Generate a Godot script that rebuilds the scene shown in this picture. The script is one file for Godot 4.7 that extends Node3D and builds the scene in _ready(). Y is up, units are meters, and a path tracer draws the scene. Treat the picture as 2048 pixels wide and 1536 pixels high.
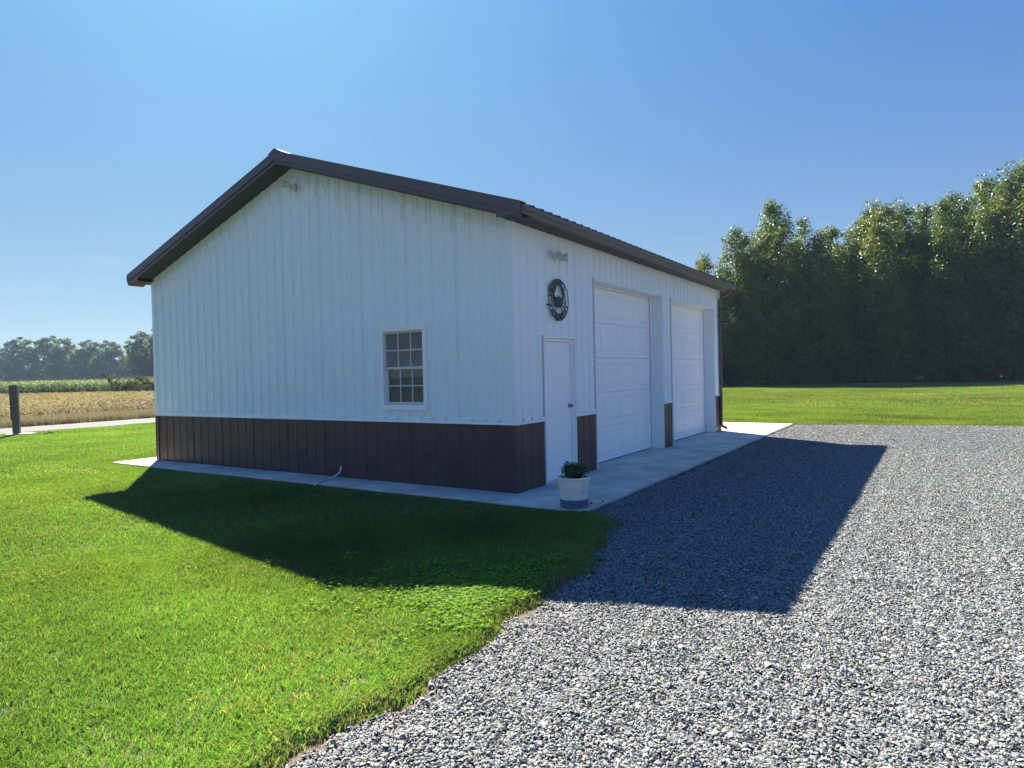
extends Node3D

# ------------------------------------------------------------------ layout (metres, y up)
# The near corner of the garage is the origin. Its gable wall runs along -x, its door wall along -z.
const W := 8.570          # gable width
const L := 9.760          # length of the door wall
const EAVE := 3.578       # underside of the level soffit
const WAIN := 0.904       # top of the brown wainscot
const SLOPE := 0.3333
const RT0 := 3.708        # top of the roof sheet at the eave edge
const EDGE := 0.335       # roof overhang at the eaves
const RAKE := 0.32        # roof overhang at the gables
const RIB := 0.2286
const GROUND := -0.05
const CAM := Vector3(4.6748, 1.582, 7.3302)
const EXPOSURE := 4.2
const SUN := Vector3(3.45, -3.68, 2.45)

var M := {}
var T := {}
var taken := {}
var rng := RandomNumberGenerator.new()
var noise := FastNoiseLite.new()
var fine := FastNoiseLite.new()

# ------------------------------------------------------------------ naming
func numbered(called: String) -> String:
	var n: int = taken.get(called, 0)
	taken[called] = n + 1
	return called if n == 0 else "%s_%03d" % [called, n]

func tag(o: Node3D, label: String, category: String, group := "") -> void:
	o.set_meta("label", label)
	o.set_meta("category", category)
	if group:
		o.set_meta("group", group)

func thing(called: String, label: String, category: String, at := Vector3.ZERO, turn := 0.0, group := "") -> Node3D:
	var o := Node3D.new()
	o.name = numbered(called)
	add_child(o, true)
	o.position = at
	o.rotation.y = turn
	tag(o, label, category, group)
	return o

func part(called: String, mesh: Mesh, material: Material, parent: Node3D = self) -> MeshInstance3D:
	var o := MeshInstance3D.new()
	o.name = numbered(called) if parent == self else called
	o.mesh = mesh
	if material:
		o.material_override = material
	parent.add_child(o, true)
	return o

func structure(called: String, mesh: Mesh, material: Material) -> MeshInstance3D:
	var o := part(called, mesh, material)
	o.set_meta("kind", "structure")
	return o

func group_node(called: String, parent: Node3D) -> Node3D:
	var o := Node3D.new()
	o.name = called
	parent.add_child(o, true)
	return o

# ------------------------------------------------------------------ mesh helpers
func begin() -> SurfaceTool:
	var st := SurfaceTool.new()
	st.begin(Mesh.PRIMITIVE_TRIANGLES)
	st.set_smooth_group(-1)
	return st

func done(st: SurfaceTool) -> ArrayMesh:
	st.generate_normals()
	return st.commit()

# corners counter-clockwise as seen from outside
func quad(st: SurfaceTool, a: Vector3, b: Vector3, c: Vector3, d: Vector3) -> void:
	for p in [a, c, b, a, d, c]:
		st.add_vertex(p)

func tri(st: SurfaceTool, a: Vector3, b: Vector3, c: Vector3) -> void:
	for p in [a, c, b]:
		st.add_vertex(p)

func box(st: SurfaceTool, lo: Vector3, hi: Vector3) -> void:
	var a := Vector3(minf(lo.x, hi.x), minf(lo.y, hi.y), minf(lo.z, hi.z))
	var b := Vector3(maxf(lo.x, hi.x), maxf(lo.y, hi.y), maxf(lo.z, hi.z))
	quad(st, Vector3(a.x, a.y, b.z), Vector3(b.x, a.y, b.z), Vector3(b.x, b.y, b.z), Vector3(a.x, b.y, b.z))
	quad(st, Vector3(b.x, a.y, a.z), Vector3(a.x, a.y, a.z), Vector3(a.x, b.y, a.z), Vector3(b.x, b.y, a.z))
	quad(st, Vector3(b.x, a.y, b.z), Vector3(b.x, a.y, a.z), Vector3(b.x, b.y, a.z), Vector3(b.x, b.y, b.z))
	quad(st, Vector3(a.x, a.y, a.z), Vector3(a.x, a.y, b.z), Vector3(a.x, b.y, b.z), Vector3(a.x, b.y, a.z))
	quad(st, Vector3(a.x, b.y, b.z), Vector3(b.x, b.y, b.z), Vector3(b.x, b.y, a.z), Vector3(a.x, b.y, a.z))
	quad(st, Vector3(a.x, a.y, a.z), Vector3(b.x, a.y, a.z), Vector3(b.x, a.y, b.z), Vector3(a.x, a.y, b.z))

func one_box(lo: Vector3, hi: Vector3) -> ArrayMesh:
	var st := begin()
	box(st, lo, hi)
	return done(st)

# a box with its long edges chamfered by c
func soft_box(st: SurfaceTool, lo: Vector3, hi: Vector3, c: float) -> void:
	var m := (lo + hi) * 0.5
	var h := (hi - lo).abs() * 0.5
	var v := func(sx: float, sy: float, sz: float, ax: int) -> Vector3:
		var e := Vector3(h.x - c, h.y - c, h.z - c)
		e[ax] = h[ax]
		return m + Vector3(sx * e.x, sy * e.y, sz * e.z)
	for ax in 3:
		for s in [-1.0, 1.0]:
			var k := [[-1.0, -1.0], [1.0, -1.0], [1.0, 1.0], [-1.0, 1.0]]
			var p := []
			for q in k:
				var sg := Vector3.ZERO
				sg[ax] = s
				sg[(ax + 1) % 3] = q[0]
				sg[(ax + 2) % 3] = q[1]
				p.append(v.call(sg.x, sg.y, sg.z, ax))
			if s > 0:
				quad(st, p[0], p[1], p[2], p[3])
			else:
				quad(st, p[3], p[2], p[1], p[0])
	for ax in 3:
		var b1 := (ax + 1) % 3
		var b2 := (ax + 2) % 3
		for s1 in [-1.0, 1.0]:
			for s2 in [-1.0, 1.0]:
				var lo_s := Vector3.ZERO
				lo_s[ax] = -1.0
				lo_s[b1] = s1
				lo_s[b2] = s2
				var hi_s := lo_s
				hi_s[ax] = 1.0
				var p0: Vector3 = v.call(lo_s.x, lo_s.y, lo_s.z, b1)
				var p1: Vector3 = v.call(hi_s.x, hi_s.y, hi_s.z, b1)
				var p2: Vector3 = v.call(hi_s.x, hi_s.y, hi_s.z, b2)
				var p3: Vector3 = v.call(lo_s.x, lo_s.y, lo_s.z, b2)
				if s1 * s2 > 0:
					quad(st, p3, p2, p1, p0)
				else:
					quad(st, p0, p1, p2, p3)
	for sx in [-1.0, 1.0]:
		for sy in [-1.0, 1.0]:
			for sz in [-1.0, 1.0]:
				var a: Vector3 = v.call(sx, sy, sz, 0)
				var b: Vector3 = v.call(sx, sy, sz, 1)
				var d: Vector3 = v.call(sx, sy, sz, 2)
				if sx * sy * sz > 0:
					tri(st, a, b, d)
				else:
					tri(st, a, d, b)

func one_soft(lo: Vector3, hi: Vector3, c: float) -> ArrayMesh:
	var st := begin()
	soft_box(st, lo, hi, c)
	return done(st)

# polygon (counter-clockwise seen along -d) pushed along d
func prism(st: SurfaceTool, poly: Array, d: Vector3) -> void:
	var n := poly.size()
	for i in range(1, n - 1):
		tri(st, poly[0] + d, poly[i] + d, poly[i + 1] + d)
		tri(st, poly[0], poly[i + 1], poly[i])
	for i in n:
		var a: Vector3 = poly[i]
		var b: Vector3 = poly[(i + 1) % n]
		quad(st, a, b, b + d, a + d)

func tube(st: SurfaceTool, pts: Array, radii: Array, sides := 8, caps := true) -> void:
	var rings := []
	var side := Vector3.ZERO
	for i in pts.size():
		var dir: Vector3 = (pts[mini(i + 1, pts.size() - 1)] - pts[maxi(i - 1, 0)]).normalized()
		if i == 0:
			side = dir.cross(Vector3.UP if absf(dir.y) < 0.9 else Vector3.RIGHT).normalized()
		else:
			side = (side - dir * side.dot(dir)).normalized()
		var up := dir.cross(side)
		var ring := []
		for k in sides:
			var a := TAU * k / sides
			ring.append(pts[i] + (side * cos(a) + up * sin(a)) * radii[i])
		rings.append(ring)
	for i in rings.size() - 1:
		for k in sides:
			var k2 := (k + 1) % sides
			quad(st, rings[i][k], rings[i][k2], rings[i + 1][k2], rings[i + 1][k])
	if caps:
		for k in range(1, sides - 1):
			tri(st, rings[0][0], rings[0][k + 1], rings[0][k])
			tri(st, rings[-1][0], rings[-1][k], rings[-1][k + 1])

# profile of [radius, height] turned about y
func lathe(prof: Array, sides: int, at := Vector3.ZERO) -> ArrayMesh:
	var st := SurfaceTool.new()
	st.begin(Mesh.PRIMITIVE_TRIANGLES)
	st.set_smooth_group(-1)
	for i in prof.size() - 1:
		for k in sides:
			var a := TAU * k / sides
			var b := TAU * (k + 1) / sides
			var p := [prof[i], prof[i + 1]]
			var v0 := at + Vector3(cos(a) * p[0][0], p[0][1], -sin(a) * p[0][0])
			var v1 := at + Vector3(cos(b) * p[0][0], p[0][1], -sin(b) * p[0][0])
			var v2 := at + Vector3(cos(b) * p[1][0], p[1][1], -sin(b) * p[1][0])
			var v3 := at + Vector3(cos(a) * p[1][0], p[1][1], -sin(a) * p[1][0])
			quad(st, v0, v1, v2, v3)
	return done(st)

# ------------------------------------------------------------------ textures and materials
func lin(r: float, g: float, b: float) -> Color:
	return Color(r, g, b).linear_to_srgb()

func metal_paint(called: String, c: Color, rough: float) -> StandardMaterial3D:
	var m := StandardMaterial3D.new()
	m.resource_name = called
	m.albedo_color = c
	m.roughness = rough
	return m

# grey-scale mottling that multiplies a colour: coarse and fine noise together
func mottle(size: int, low: float, f1: float, f2: float, share: float, seed_: int) -> ImageTexture:
	var a := FastNoiseLite.new()
	a.seed = seed_
	a.noise_type = FastNoiseLite.TYPE_SIMPLEX_SMOOTH
	a.frequency = f1
	a.fractal_octaves = 4
	var b := FastNoiseLite.new()
	b.seed = seed_ + 7
	b.frequency = f2
	b.fractal_octaves = 3
	var ia := a.get_seamless_image(size, size)
	var ib := b.get_seamless_image(size, size)
	var im := Image.create(size, size, false, Image.FORMAT_RGB8)
	for y in size:
		for x in size:
			var v := ia.get_pixel(x, y).r * (1.0 - share) + ib.get_pixel(x, y).r * share
			v = clampf(low + (1.0 - low) * v * 1.25, 0.0, 1.0)
			im.set_pixel(x, y, Color(v, v, v))
	return ImageTexture.create_from_image(im)

func planar(m: StandardMaterial3D, t: Texture2D, per_metre: float) -> void:
	m.albedo_texture = t
	m.uv1_triplanar = true
	m.uv1_world_triplanar = true
	m.uv1_scale = Vector3.ONE * per_metre

# the white sheets of the gable, with the dark water streaks that run down from the soffit
func streaked_sheet() -> ImageTexture:
	var w := 1024
	var h := 512
	var im := Image.create(w, h, false, Image.FORMAT_RGB8)
	var n1 := FastNoiseLite.new()
	n1.seed = 21
	n1.frequency = 0.11
	var n2 := FastNoiseLite.new()
	n2.seed = 22
	n2.frequency = 0.03
	for x in w:
		var wx := 9.0 * x / w
		var top := RT0 + (EDGE + (wx if wx < W * 0.5 else W - wx)) * SLOPE - 0.19
		# each rib sheds its own streak
		var d := fposmod(wx - 0.2295 + RIB * 0.5, RIB) - RIB * 0.5
		var which := floori((wx - 0.2295) / RIB)
		var run := 0.12 + 0.30 * absf(n1.get_noise_2d(which * 31.7, 5.0)) * 2.0
		for y in h:
			var wy := 5.6 * (1.0 - float(y) / h)
			var g := n1.get_noise_2d(x * 4.0, y * 0.35) * 0.5 + n2.get_noise_2d(x * 3.0, y * 1.2) * 0.5
			var v := 1.0 + 0.05 * g
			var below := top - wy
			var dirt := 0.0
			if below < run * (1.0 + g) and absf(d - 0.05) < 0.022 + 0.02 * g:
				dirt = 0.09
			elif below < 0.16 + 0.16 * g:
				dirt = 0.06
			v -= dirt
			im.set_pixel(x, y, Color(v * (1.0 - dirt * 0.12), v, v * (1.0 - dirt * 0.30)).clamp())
	return ImageTexture.create_from_image(im)

func foliage(called: String, back: Color, rough := 0.45) -> StandardMaterial3D:
	var m := StandardMaterial3D.new()
	m.resource_name = called
	m.vertex_color_use_as_albedo = true
	m.roughness = rough
	m.cull_mode = BaseMaterial3D.CULL_DISABLED
	m.backlight_enabled = true
	m.backlight = back
	return m

func make_materials() -> void:
	T.grain = mottle(512, 0.62, 0.012, 0.09, 0.5, 3)
	T.slab = mottle(512, 0.70, 0.006, 0.30, 0.45, 33)
	T.stone = mottle(512, 0.45, 0.02, 0.16, 0.6, 9)
	T.soil = mottle(512, 0.35, 0.02, 0.12, 0.55, 15)
	M.white_gable = metal_paint("white painted steel, streaked", lin(0.81, 0.87, 0.875), 0.42)
	M.white_gable.albedo_texture = streaked_sheet()
	M.white = metal_paint("white painted steel", lin(0.81, 0.86, 0.86), 0.42)
	M.trim = metal_paint("white trim", lin(0.88, 0.88, 0.87), 0.38)
	M.door_white = metal_paint("white door paint", lin(0.88, 0.885, 0.89), 0.4)
	M.brown = metal_paint("brown painted steel", lin(0.090, 0.038, 0.038), 0.45)
	planar(M.brown, T.slab, 0.6)
	M.roof = metal_paint("brown roof steel", lin(0.105, 0.076, 0.072), 0.40)
	M.soffit = metal_paint("brown vinyl", lin(0.055, 0.043, 0.043), 0.6)
	M.sash = metal_paint("grey tan vinyl", lin(0.62, 0.60, 0.57), 0.5)
	M.rubber = metal_paint("black rubber", lin(0.012, 0.012, 0.013), 0.7)
	M.iron = metal_paint("dark iron", lin(0.016, 0.018, 0.021), 0.5)
	M.lamp = metal_paint("aged white plastic", lin(0.60, 0.59, 0.52), 0.5)
	M.lens = metal_paint("lamp glass", lin(0.42, 0.42, 0.38), 0.12)
	M.knob = metal_paint("bronze", lin(0.30, 0.22, 0.15), 0.3)
	M.knob.metallic = 0.9
	M.pvc = metal_paint("white hose", lin(0.66, 0.66, 0.66), 0.5)
	M.inner = metal_paint("raw boards", lin(0.06, 0.055, 0.05), 0.8)
	M.glass = StandardMaterial3D.new()
	M.glass.resource_name = "window glass"
	M.glass.albedo_color = Color(0.8, 0.85, 0.85, 0.10)
	M.glass.roughness = 0.03
	M.glass.transparency = BaseMaterial3D.TRANSPARENCY_ALPHA
	M.concrete = metal_paint("concrete", lin(0.70, 0.65, 0.585), 0.85)
	planar(M.concrete, T.slab, 0.40)
	M.old_floor = metal_paint("oil-dark floor", lin(0.09, 0.088, 0.085), 0.8)
	M.soil = metal_paint("soil", lin(0.19, 0.15, 0.10), 0.95)
	planar(M.soil, T.soil, 1.1)
	M.thatch = metal_paint("soil under grass", lin(0.065, 0.085, 0.030), 0.95)
	planar(M.thatch, T.soil, 0.7)
	M.gravel_bed = metal_paint("gravel dust", lin(0.062, 0.067, 0.075), 0.95)
	planar(M.gravel_bed, T.stone, 2.6)
	M.road = metal_paint("far gravel", lin(0.145, 0.15, 0.16), 0.95)
	planar(M.road, T.stone, 1.6)
	M.field = metal_paint("field soil", lin(0.22, 0.16, 0.085), 0.95)
	planar(M.field, T.soil, 0.4)
	M.woodland_floor = metal_paint("leaf litter", lin(0.05, 0.04, 0.025), 0.95)
	planar(M.woodland_floor, T.soil, 0.5)
	M.bark = metal_paint("bark", lin(0.10, 0.085, 0.065), 0.9)
	planar(M.bark, T.soil, 1.5)
	M.post = metal_paint("weathered timber", lin(0.155, 0.145, 0.13), 0.85)
	planar(M.post, T.soil, 2.0)
	M.stone = StandardMaterial3D.new()
	M.stone.resource_name = "crushed stone"
	M.stone.vertex_color_use_as_albedo = true
	M.stone.roughness = 0.7
	M.grass = foliage("grass blades", lin(0.80, 0.86, 0.22), 0.42)
	M.clover = foliage("clover leaves", lin(0.75, 0.85, 0.25), 0.75)
	M.bramble = foliage("bramble leaves", lin(0.5, 0.55, 0.2), 0.8)
	M.bramble.metallic_specular = 0.25
	M.far_leaf = foliage("far tree leaves", lin(0.80, 0.86, 0.22), 0.65)
	M.far_leaf.metallic_specular = 0.3
	M.clover.metallic_specular = 0.2
	M.leaf = foliage("tree leaves", lin(0.80, 0.86, 0.22), 0.46)
	M.crop = foliage("crop leaves", lin(0.50, 0.52, 0.34), 0.85)
	M.straw = foliage("dry grass", lin(0.5, 0.47, 0.36), 0.7)
	M.pot = metal_paint("pot glaze", Color.WHITE, 0.45)

# ------------------------------------------------------------------ sky
func sky_texture() -> ImageTexture:
	var w := 1024
	var h := 512
	var im := Image.create(w, h, false, Image.FORMAT_RGBF)
	var s := -SUN.normalized()
	for j in h:
		var th := PI * (j + 0.5) / h
		var y := cos(th)
		var e := maxf(0.0, y)
		for i in w:
			var ph := (float(i) + 0.5) / w * TAU
			var d := Vector3(sin(ph) * sin(th), y, -cos(ph) * sin(th))
			var ang := acos(clampf(d.dot(s), -1.0, 1.0))
			var c := Vector3(0.012, 0.138, 0.570)
			c += Vector3(0.47, 0.555, 0.25) * exp(-e * 5.2) * (0.95 + 0.42 * exp(-ang / 0.8))
			c += Vector3(0.38, 0.69, 0.60) * exp(-ang / 0.42)
			c += Vector3(0.14, 0.02, 0.0) * exp(-e * 18.0)
			# one thin wisp of cirrus low on the left
			var off := d - Vector3(-0.8895, 0.1560, -0.4290)
			var along := off.dot(Vector3(0.406, -0.158, -0.899))
			var across := off.dot(Vector3(0.206, 0.972, -0.078))
			if d.x < 0.0:
				c += Vector3(0.10, 0.06, 0.04) * exp(-pow(along / 0.020, 2.0) - pow(across / 0.0040, 2.0))
			c /= EXPOSURE
			im.set_pixel(i, j, Color(c.x, c.y, c.z))
	return ImageTexture.create_from_image(im)

func camera_and_light() -> void:
	var cam := Camera3D.new()
	cam.name = "camera"
	cam.fov = 60.33
	cam.near = 0.05
	cam.far = 3000.0
	add_child(cam)
	cam.transform = Transform3D(Basis(Vector3.UP, 0.5715) * Basis(Vector3.RIGHT, -0.0159) * Basis(Vector3.BACK, -0.0228), CAM)
	cam.current = true
	var sky_m := PanoramaSkyMaterial.new()
	sky_m.panorama = sky_texture()
	var sky := Sky.new()
	sky.sky_material = sky_m
	var env := Environment.new()
	env.background_mode = Environment.BG_SKY
	env.sky = sky
	env.tonemap_mode = Environment.TONE_MAPPER_LINEAR
	env.tonemap_exposure = EXPOSURE
	env.sdfgi_enabled = true
	env.ssao_enabled = true
	env.ssil_enabled = true
	env.fog_enabled = true
	env.fog_density = 0.0003
	env.fog_light_color = Color(0.72, 0.87, 1.0)
	var we := WorldEnvironment.new()
	we.name = "surroundings"
	we.environment = env
	add_child(we)
	var sun := DirectionalLight3D.new()
	sun.name = "sun"
	sun.light_energy = 1.6
	sun.light_color = Color(1.0, 0.955, 0.88)
	sun.light_angular_distance = 0.5
	sun.shadow_enabled = true
	add_child(sun)
	sun.transform = Transform3D(Basis.looking_at(SUN.normalized()), Vector3(0, 30, 0))

# ------------------------------------------------------------------ the garage
func roof_y(x: float) -> float:     # flat of the roof sheet above a point of the gable (x runs 0..-W)
	return RT0 + minf(EDGE - x, EDGE + W + x) * SLOPE

# ribbed steel between u0 and u1; at(u, v, n) turns wall coordinates into a point; top and bottom are functions of u
func sheet(at: Callable, u0: float, u1: float, phase: float, low: Callable, high: Callable, uv: Callable) -> ArrayMesh:
	var us := [[u0, 0.0]]
	var k0 := floori((u0 - phase) / RIB) - 1
	for k in range(k0, k0 + int((u1 - u0) / RIB) + 4):
		var c := phase + k * RIB
		for q in [[-0.028, 0.0], [-0.013, 0.020], [0.013, 0.020], [0.028, 0.0], [0.062, 0.0], [0.069, 0.003], [0.081, 0.003], [0.088, 0.0], [0.140, 0.0], [0.147, 0.003], [0.159, 0.003], [0.166, 0.0]]:
			var u: float = c + q[0]
			if u > u0 + 0.001 and u < u1 - 0.001:
				us.append([u, q[1]])
	if u0 < W * 0.5 and u1 > W * 0.5:
		us.append([W * 0.5, 0.0])
		us.sort_custom(func(a, b): return a[0] < b[0])
	us.append([u1, 0.0])
	var st := begin()
	for i in us.size() - 1:
		var a: Array = us[i]
		var b: Array = us[i + 1]
		var p := [[a[0], low.call(a[0]), a[1]], [b[0], low.call(b[0]), b[1]], [b[0], high.call(b[0]), b[1]], [a[0], high.call(a[0]), a[1]]]
		for k in [0, 2, 1, 0, 3, 2]:
			st.set_uv(uv.call(p[k][0], p[k][1]))
			st.add_vertex(at.call(p[k][0], p[k][1], p[k][2]))
	return done(st)

# a face with recessed rectangles; O is the corner, U and V run along it, N points out
func embossed(st: SurfaceTool, o: Vector3, u: Vector3, v: Vector3, n: Vector3, su: float, sv: float, rects: Array, depth: float) -> void:
	var us := [0.0, su]
	var vs := [0.0, sv]
	for r in rects:
		for q in [r[0], r[2]]:
			if not us.has(q):
				us.append(q)
		for q in [r[1], r[3]]:
			if not vs.has(q):
				vs.append(q)
	us.sort()
	vs.sort()
	var pt := func(a: float, b: float, c: float) -> Vector3:
		return o + u * a + v * b + n * c
	for i in us.size() - 1:
		for j in vs.size() - 1:
			var mu: float = (us[i] + us[i + 1]) * 0.5
			var mv: float = (vs[j] + vs[j + 1]) * 0.5
			var inside := false
			for r in rects:
				inside = inside or (mu > r[0] and mu < r[2] and mv > r[1] and mv < r[3])
			if not inside:
				quad(st, pt.call(us[i], vs[j], 0.0), pt.call(us[i + 1], vs[j], 0.0), pt.call(us[i + 1], vs[j + 1], 0.0), pt.call(us[i], vs[j + 1], 0.0))
	for r in rects:
		var steps := [[0.0, 0.0], [0.012, -depth], [0.022, -depth], [0.050, -depth * 0.15]]
		for k in 3:
			var a: float = steps[k][0]
			var da: float = steps[k][1]
			var b: float = steps[k + 1][0]
			var db: float = steps[k + 1][1]
			var p := [pt.call(r[0] + a, r[1] + a, da), pt.call(r[2] - a, r[1] + a, da), pt.call(r[2] - a, r[3] - a, da), pt.call(r[0] + a, r[3] - a, da)]
			var q := [pt.call(r[0] + b, r[1] + b, db), pt.call(r[2] - b, r[1] + b, db), pt.call(r[2] - b, r[3] - b, db), pt.call(r[0] + b, r[3] - b, db)]
			for e in 4:
				quad(st, p[e], p[(e + 1) % 4], q[(e + 1) % 4], q[e])
		var s := 0.050
		quad(st, pt.call(r[0] + s, r[1] + s, -depth * 0.15), pt.call(r[2] - s, r[1] + s, -depth * 0.15), pt.call(r[2] - s, r[3] - s, -depth * 0.15), pt.call(r[0] + s, r[3] - s, -depth * 0.15))

const DOOR := [0.751, 1.705]
const BAY1 := [2.418, 5.556]
const BAY2 := [6.103, 9.247]
const DOOR_TOP := 2.09
const BAY_TOP := 3.075
const WIN := [1.470, 2.387, 1.080, 2.315]

func build_garage() -> void:
	var g := thing("metal_garage", "white ribbed metal garage with brown wainscot, brown roof trim and two bay doors", "garage")
	var flat := func(k: float) -> Callable: return func(_u: float) -> float: return k
	var plain_uv := func(u: float, v: float) -> Vector2: return Vector2(u * 0.2, v * 0.2)
	# ---- gable walls (front one at z = 0, rear one at z = -L)
	var gable_uv := func(u: float, v: float) -> Vector2: return Vector2(u / 9.0, 1.0 - v / 5.6)
	var under := func(u: float) -> float: return RT0 + minf(EDGE + u, EDGE + W - u) * SLOPE - 0.155
	for rear in [false, true]:
		var at := func(u: float, v: float, n: float) -> Vector3: return Vector3(-u, v, 0.004 + n) if not rear else Vector3(u - W, v, -L - 0.004 - n)
		var low_at := func(u: float, v: float, n: float) -> Vector3: return at.call(u, v, n * 0.45)
		var u := 0.0
		while u < W - 0.01:
			var e := minf(u + 4 * RIB, W)
			part("wainscot_panel", sheet(low_at, u, e, 0.2295, flat.call(0.012), flat.call(WAIN + 0.01), plain_uv), M.brown, g)
			var cuts := [u, e]
			if not rear:
				for q in [WIN[0] + 0.03, WIN[1] - 0.03]:
					if q > u and q < e:
						cuts.append(q)
				cuts.sort()
			for i in cuts.size() - 1:
				var c0: float = cuts[i]
				var c1: float = cuts[i + 1]
				var mid := (c0 + c1) * 0.5
				if not rear and mid > WIN[0] and mid < WIN[1]:
					part("wall_panel", sheet(at, c0, c1, 0.2295, flat.call(WAIN + 0.02), flat.call(WIN[2] + 0.03), gable_uv), M.white_gable, g)
					part("wall_panel", sheet(at, c0, c1, 0.2295, flat.call(WIN[3] - 0.03), under, gable_uv), M.white_gable, g)
				else:
					part("wall_panel", sheet(at, c0, c1, 0.2295, flat.call(WAIN + 0.02), under, gable_uv), M.white_gable, g)
			u = e
	# ---- long walls
	var side := func(u: float, v: float, n: float) -> Vector3: return Vector3(0.004 + n, v, -u)
	var low_side := func(u: float, v: float, n: float) -> Vector3: return side.call(u, v, n * 0.45)
	var zones := [[0.0, DOOR[0], 0.0], [DOOR[0], DOOR[1], DOOR_TOP], [DOOR[1], BAY1[0], 0.0], [BAY1[0], BAY1[1], BAY_TOP], [BAY1[1], BAY2[0], 0.0], [BAY2[0], BAY2[1], BAY_TOP], [BAY2[1], L, 0.0]]
	for zone in zones:
		var seams := [zone[0], zone[1]]
		var s := 0.858
		while s < L:
			if s > zone[0] + 0.05 and s < zone[1] - 0.05:
				seams.append(s)
			s += 4 * RIB
		seams.sort()
		for i in seams.size() - 1:
			var a: float = seams[i]
			var b: float = seams[i + 1]
			if zone[2] == 0.0 and i == seams.size() - 2 and b < L - 0.01:
				part("wainscot_panel", sheet(low_side, a, b, 0.1721, flat.call(0.012), flat.call(WAIN + 0.01), plain_uv), M.brown, g)
				part("wall_panel", sheet(side, a, b - 0.016, 0.1721, flat.call(WAIN + 0.02), flat.call(EAVE + 0.02), plain_uv), M.white, g)
				part("wall_panel", sheet(side, b - 0.016, b, 0.1721, flat.call(DOOR_TOP + 0.02 if b < 1.0 else BAY_TOP + 0.02), flat.call(EAVE + 0.02), plain_uv), M.white, g)
			elif zone[2] == 0.0:
				part("wainscot_panel", sheet(low_side, a, b, 0.1721, flat.call(0.012), flat.call(WAIN + 0.01), plain_uv), M.brown, g)
				part("wall_panel", sheet(side, a, b, 0.1721, flat.call(WAIN + 0.02), flat.call(EAVE + 0.02), plain_uv), M.white, g)
			else:
				part("wall_panel", sheet(side, a, b, 0.1721, flat.call(zone[2]), flat.call(EAVE + 0.02), plain_uv), M.white, g)
	var other := func(u: float, v: float, n: float) -> Vector3: return Vector3(-W - 0.004 - n, v, u - L)
	var t := 0.0
	while t < L - 0.01:
		var e2 := minf(t + 4 * RIB, L)
		part("wainscot_panel", sheet(other, t, e2, 0.1, flat.call(0.012), flat.call(WAIN + 0.01), plain_uv), M.brown, g)
		part("wall_panel", sheet(other, t, e2, 0.1, flat.call(WAIN + 0.02), flat.call(EAVE + 0.02), plain_uv), M.white, g)
		t = e2
	# ---- the boards behind the sheets, open at window and doors
	var st := begin()
	for rear in [false, true]:
		var z0 := -0.14 if not rear else -L
		var dz := Vector3(0, 0, 0.138)
		var strips := [[0.0, WIN[0] + 0.03], [WIN[0] + 0.03, WIN[1] - 0.03], [WIN[1] - 0.03, W * 0.5], [W * 0.5, W]] if not rear else [[0.0, W * 0.5], [W * 0.5, W]]
		for q in strips:
			var a: float = -q[1]
			var b: float = -q[0]
			var lows := [[0.0, -1.0]]
			if not rear and absf(q[0] - WIN[0] - 0.03) < 0.001:
				lows = [[0.0, WIN[2] + 0.03], [WIN[3] - 0.03, -1.0]]
			for r in lows:
				var ta: float = r[1] if r[1] > 0 else roof_y(a) - 0.16
				var tb: float = r[1] if r[1] > 0 else roof_y(b) - 0.16
				prism(st, [Vector3(a, r[0], z0), Vector3(b, r[0], z0), Vector3(b, tb, z0), Vector3(a, ta, z0)], dz)
	for zone in zones:
		box(st, Vector3(-0.14, zone[2], -maxf(zone[0], 0.142)), Vector3(-0.002, EAVE + 0.08, -minf(zone[1], L - 0.142)))
	box(st, Vector3(-W, 0, -0.142), Vector3(-W + 0.138, EAVE + 0.08, -L + 0.142))
	part("wall_lining", done(st), M.inner, g)
	# ---- trims
	for c in [[0.0, 0.0, 1, 1], [-W, 0.0, -1, 1], [0.0, -L, 1, -1], [-W, -L, -1, -1]]:
		var sx: float = c[2]
		var sz: float = c[3]
		for band in [[0.006, WAIN + 0.008, M.brown, "wainscot_corner_trim"], [WAIN + 0.03, EAVE - 0.002, M.white, "corner_trim"]]:
			var s2 := begin()
			box(s2, Vector3(c[0] - sx * 0.075, band[0], c[1] + sz * 0.004), Vector3(c[0] + sx * 0.026, band[1], c[1] + sz * 0.027))
			box(s2, Vector3(c[0] + sx * 0.004, band[0], c[1] + sz * 0.0035), Vector3(c[0] + sx * 0.0265, band[1], c[1] - sz * 0.075))
			part(band[3], done(s2), band[2], g)
	# white flashing between wainscot and wall: a lip with a drip edge
	var lip := func(a: Vector3, b: Vector3, n: Vector3) -> void:
		var s3 := begin()
		var prof := [[0.004, 0.068], [0.024, 0.064], [0.024, 0.022], [0.040, 0.006], [0.040, -0.004], [0.004, -0.004]]
		for i in prof.size():
			var p: Array = prof[i]
			var q: Array = prof[(i + 1) % prof.size()]
			quad(s3, a + n * q[0] + Vector3.UP * (WAIN + q[1]), b + n * q[0] + Vector3.UP * (WAIN + q[1]), b + n * p[0] + Vector3.UP * (WAIN + p[1]), a + n * p[0] + Vector3.UP * (WAIN + p[1]))
		for e in [[a, -1], [b, 1]]:
			for i in range(1, 5):
				tri(s3, e[0] + n * prof[0][0] + Vector3.UP * (WAIN + prof[0][1]), e[0] + n * prof[i][0] + Vector3.UP * (WAIN + prof[i][1]), e[0] + n * prof[i + 1][0] + Vector3.UP * (WAIN + prof[i + 1][1]))
		part("wainscot_flashing", done(s3), M.trim, g)
	lip.call(Vector3(-W - 0.02, 0, 0), Vector3(0.0405, 0, 0), Vector3.BACK)
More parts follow.
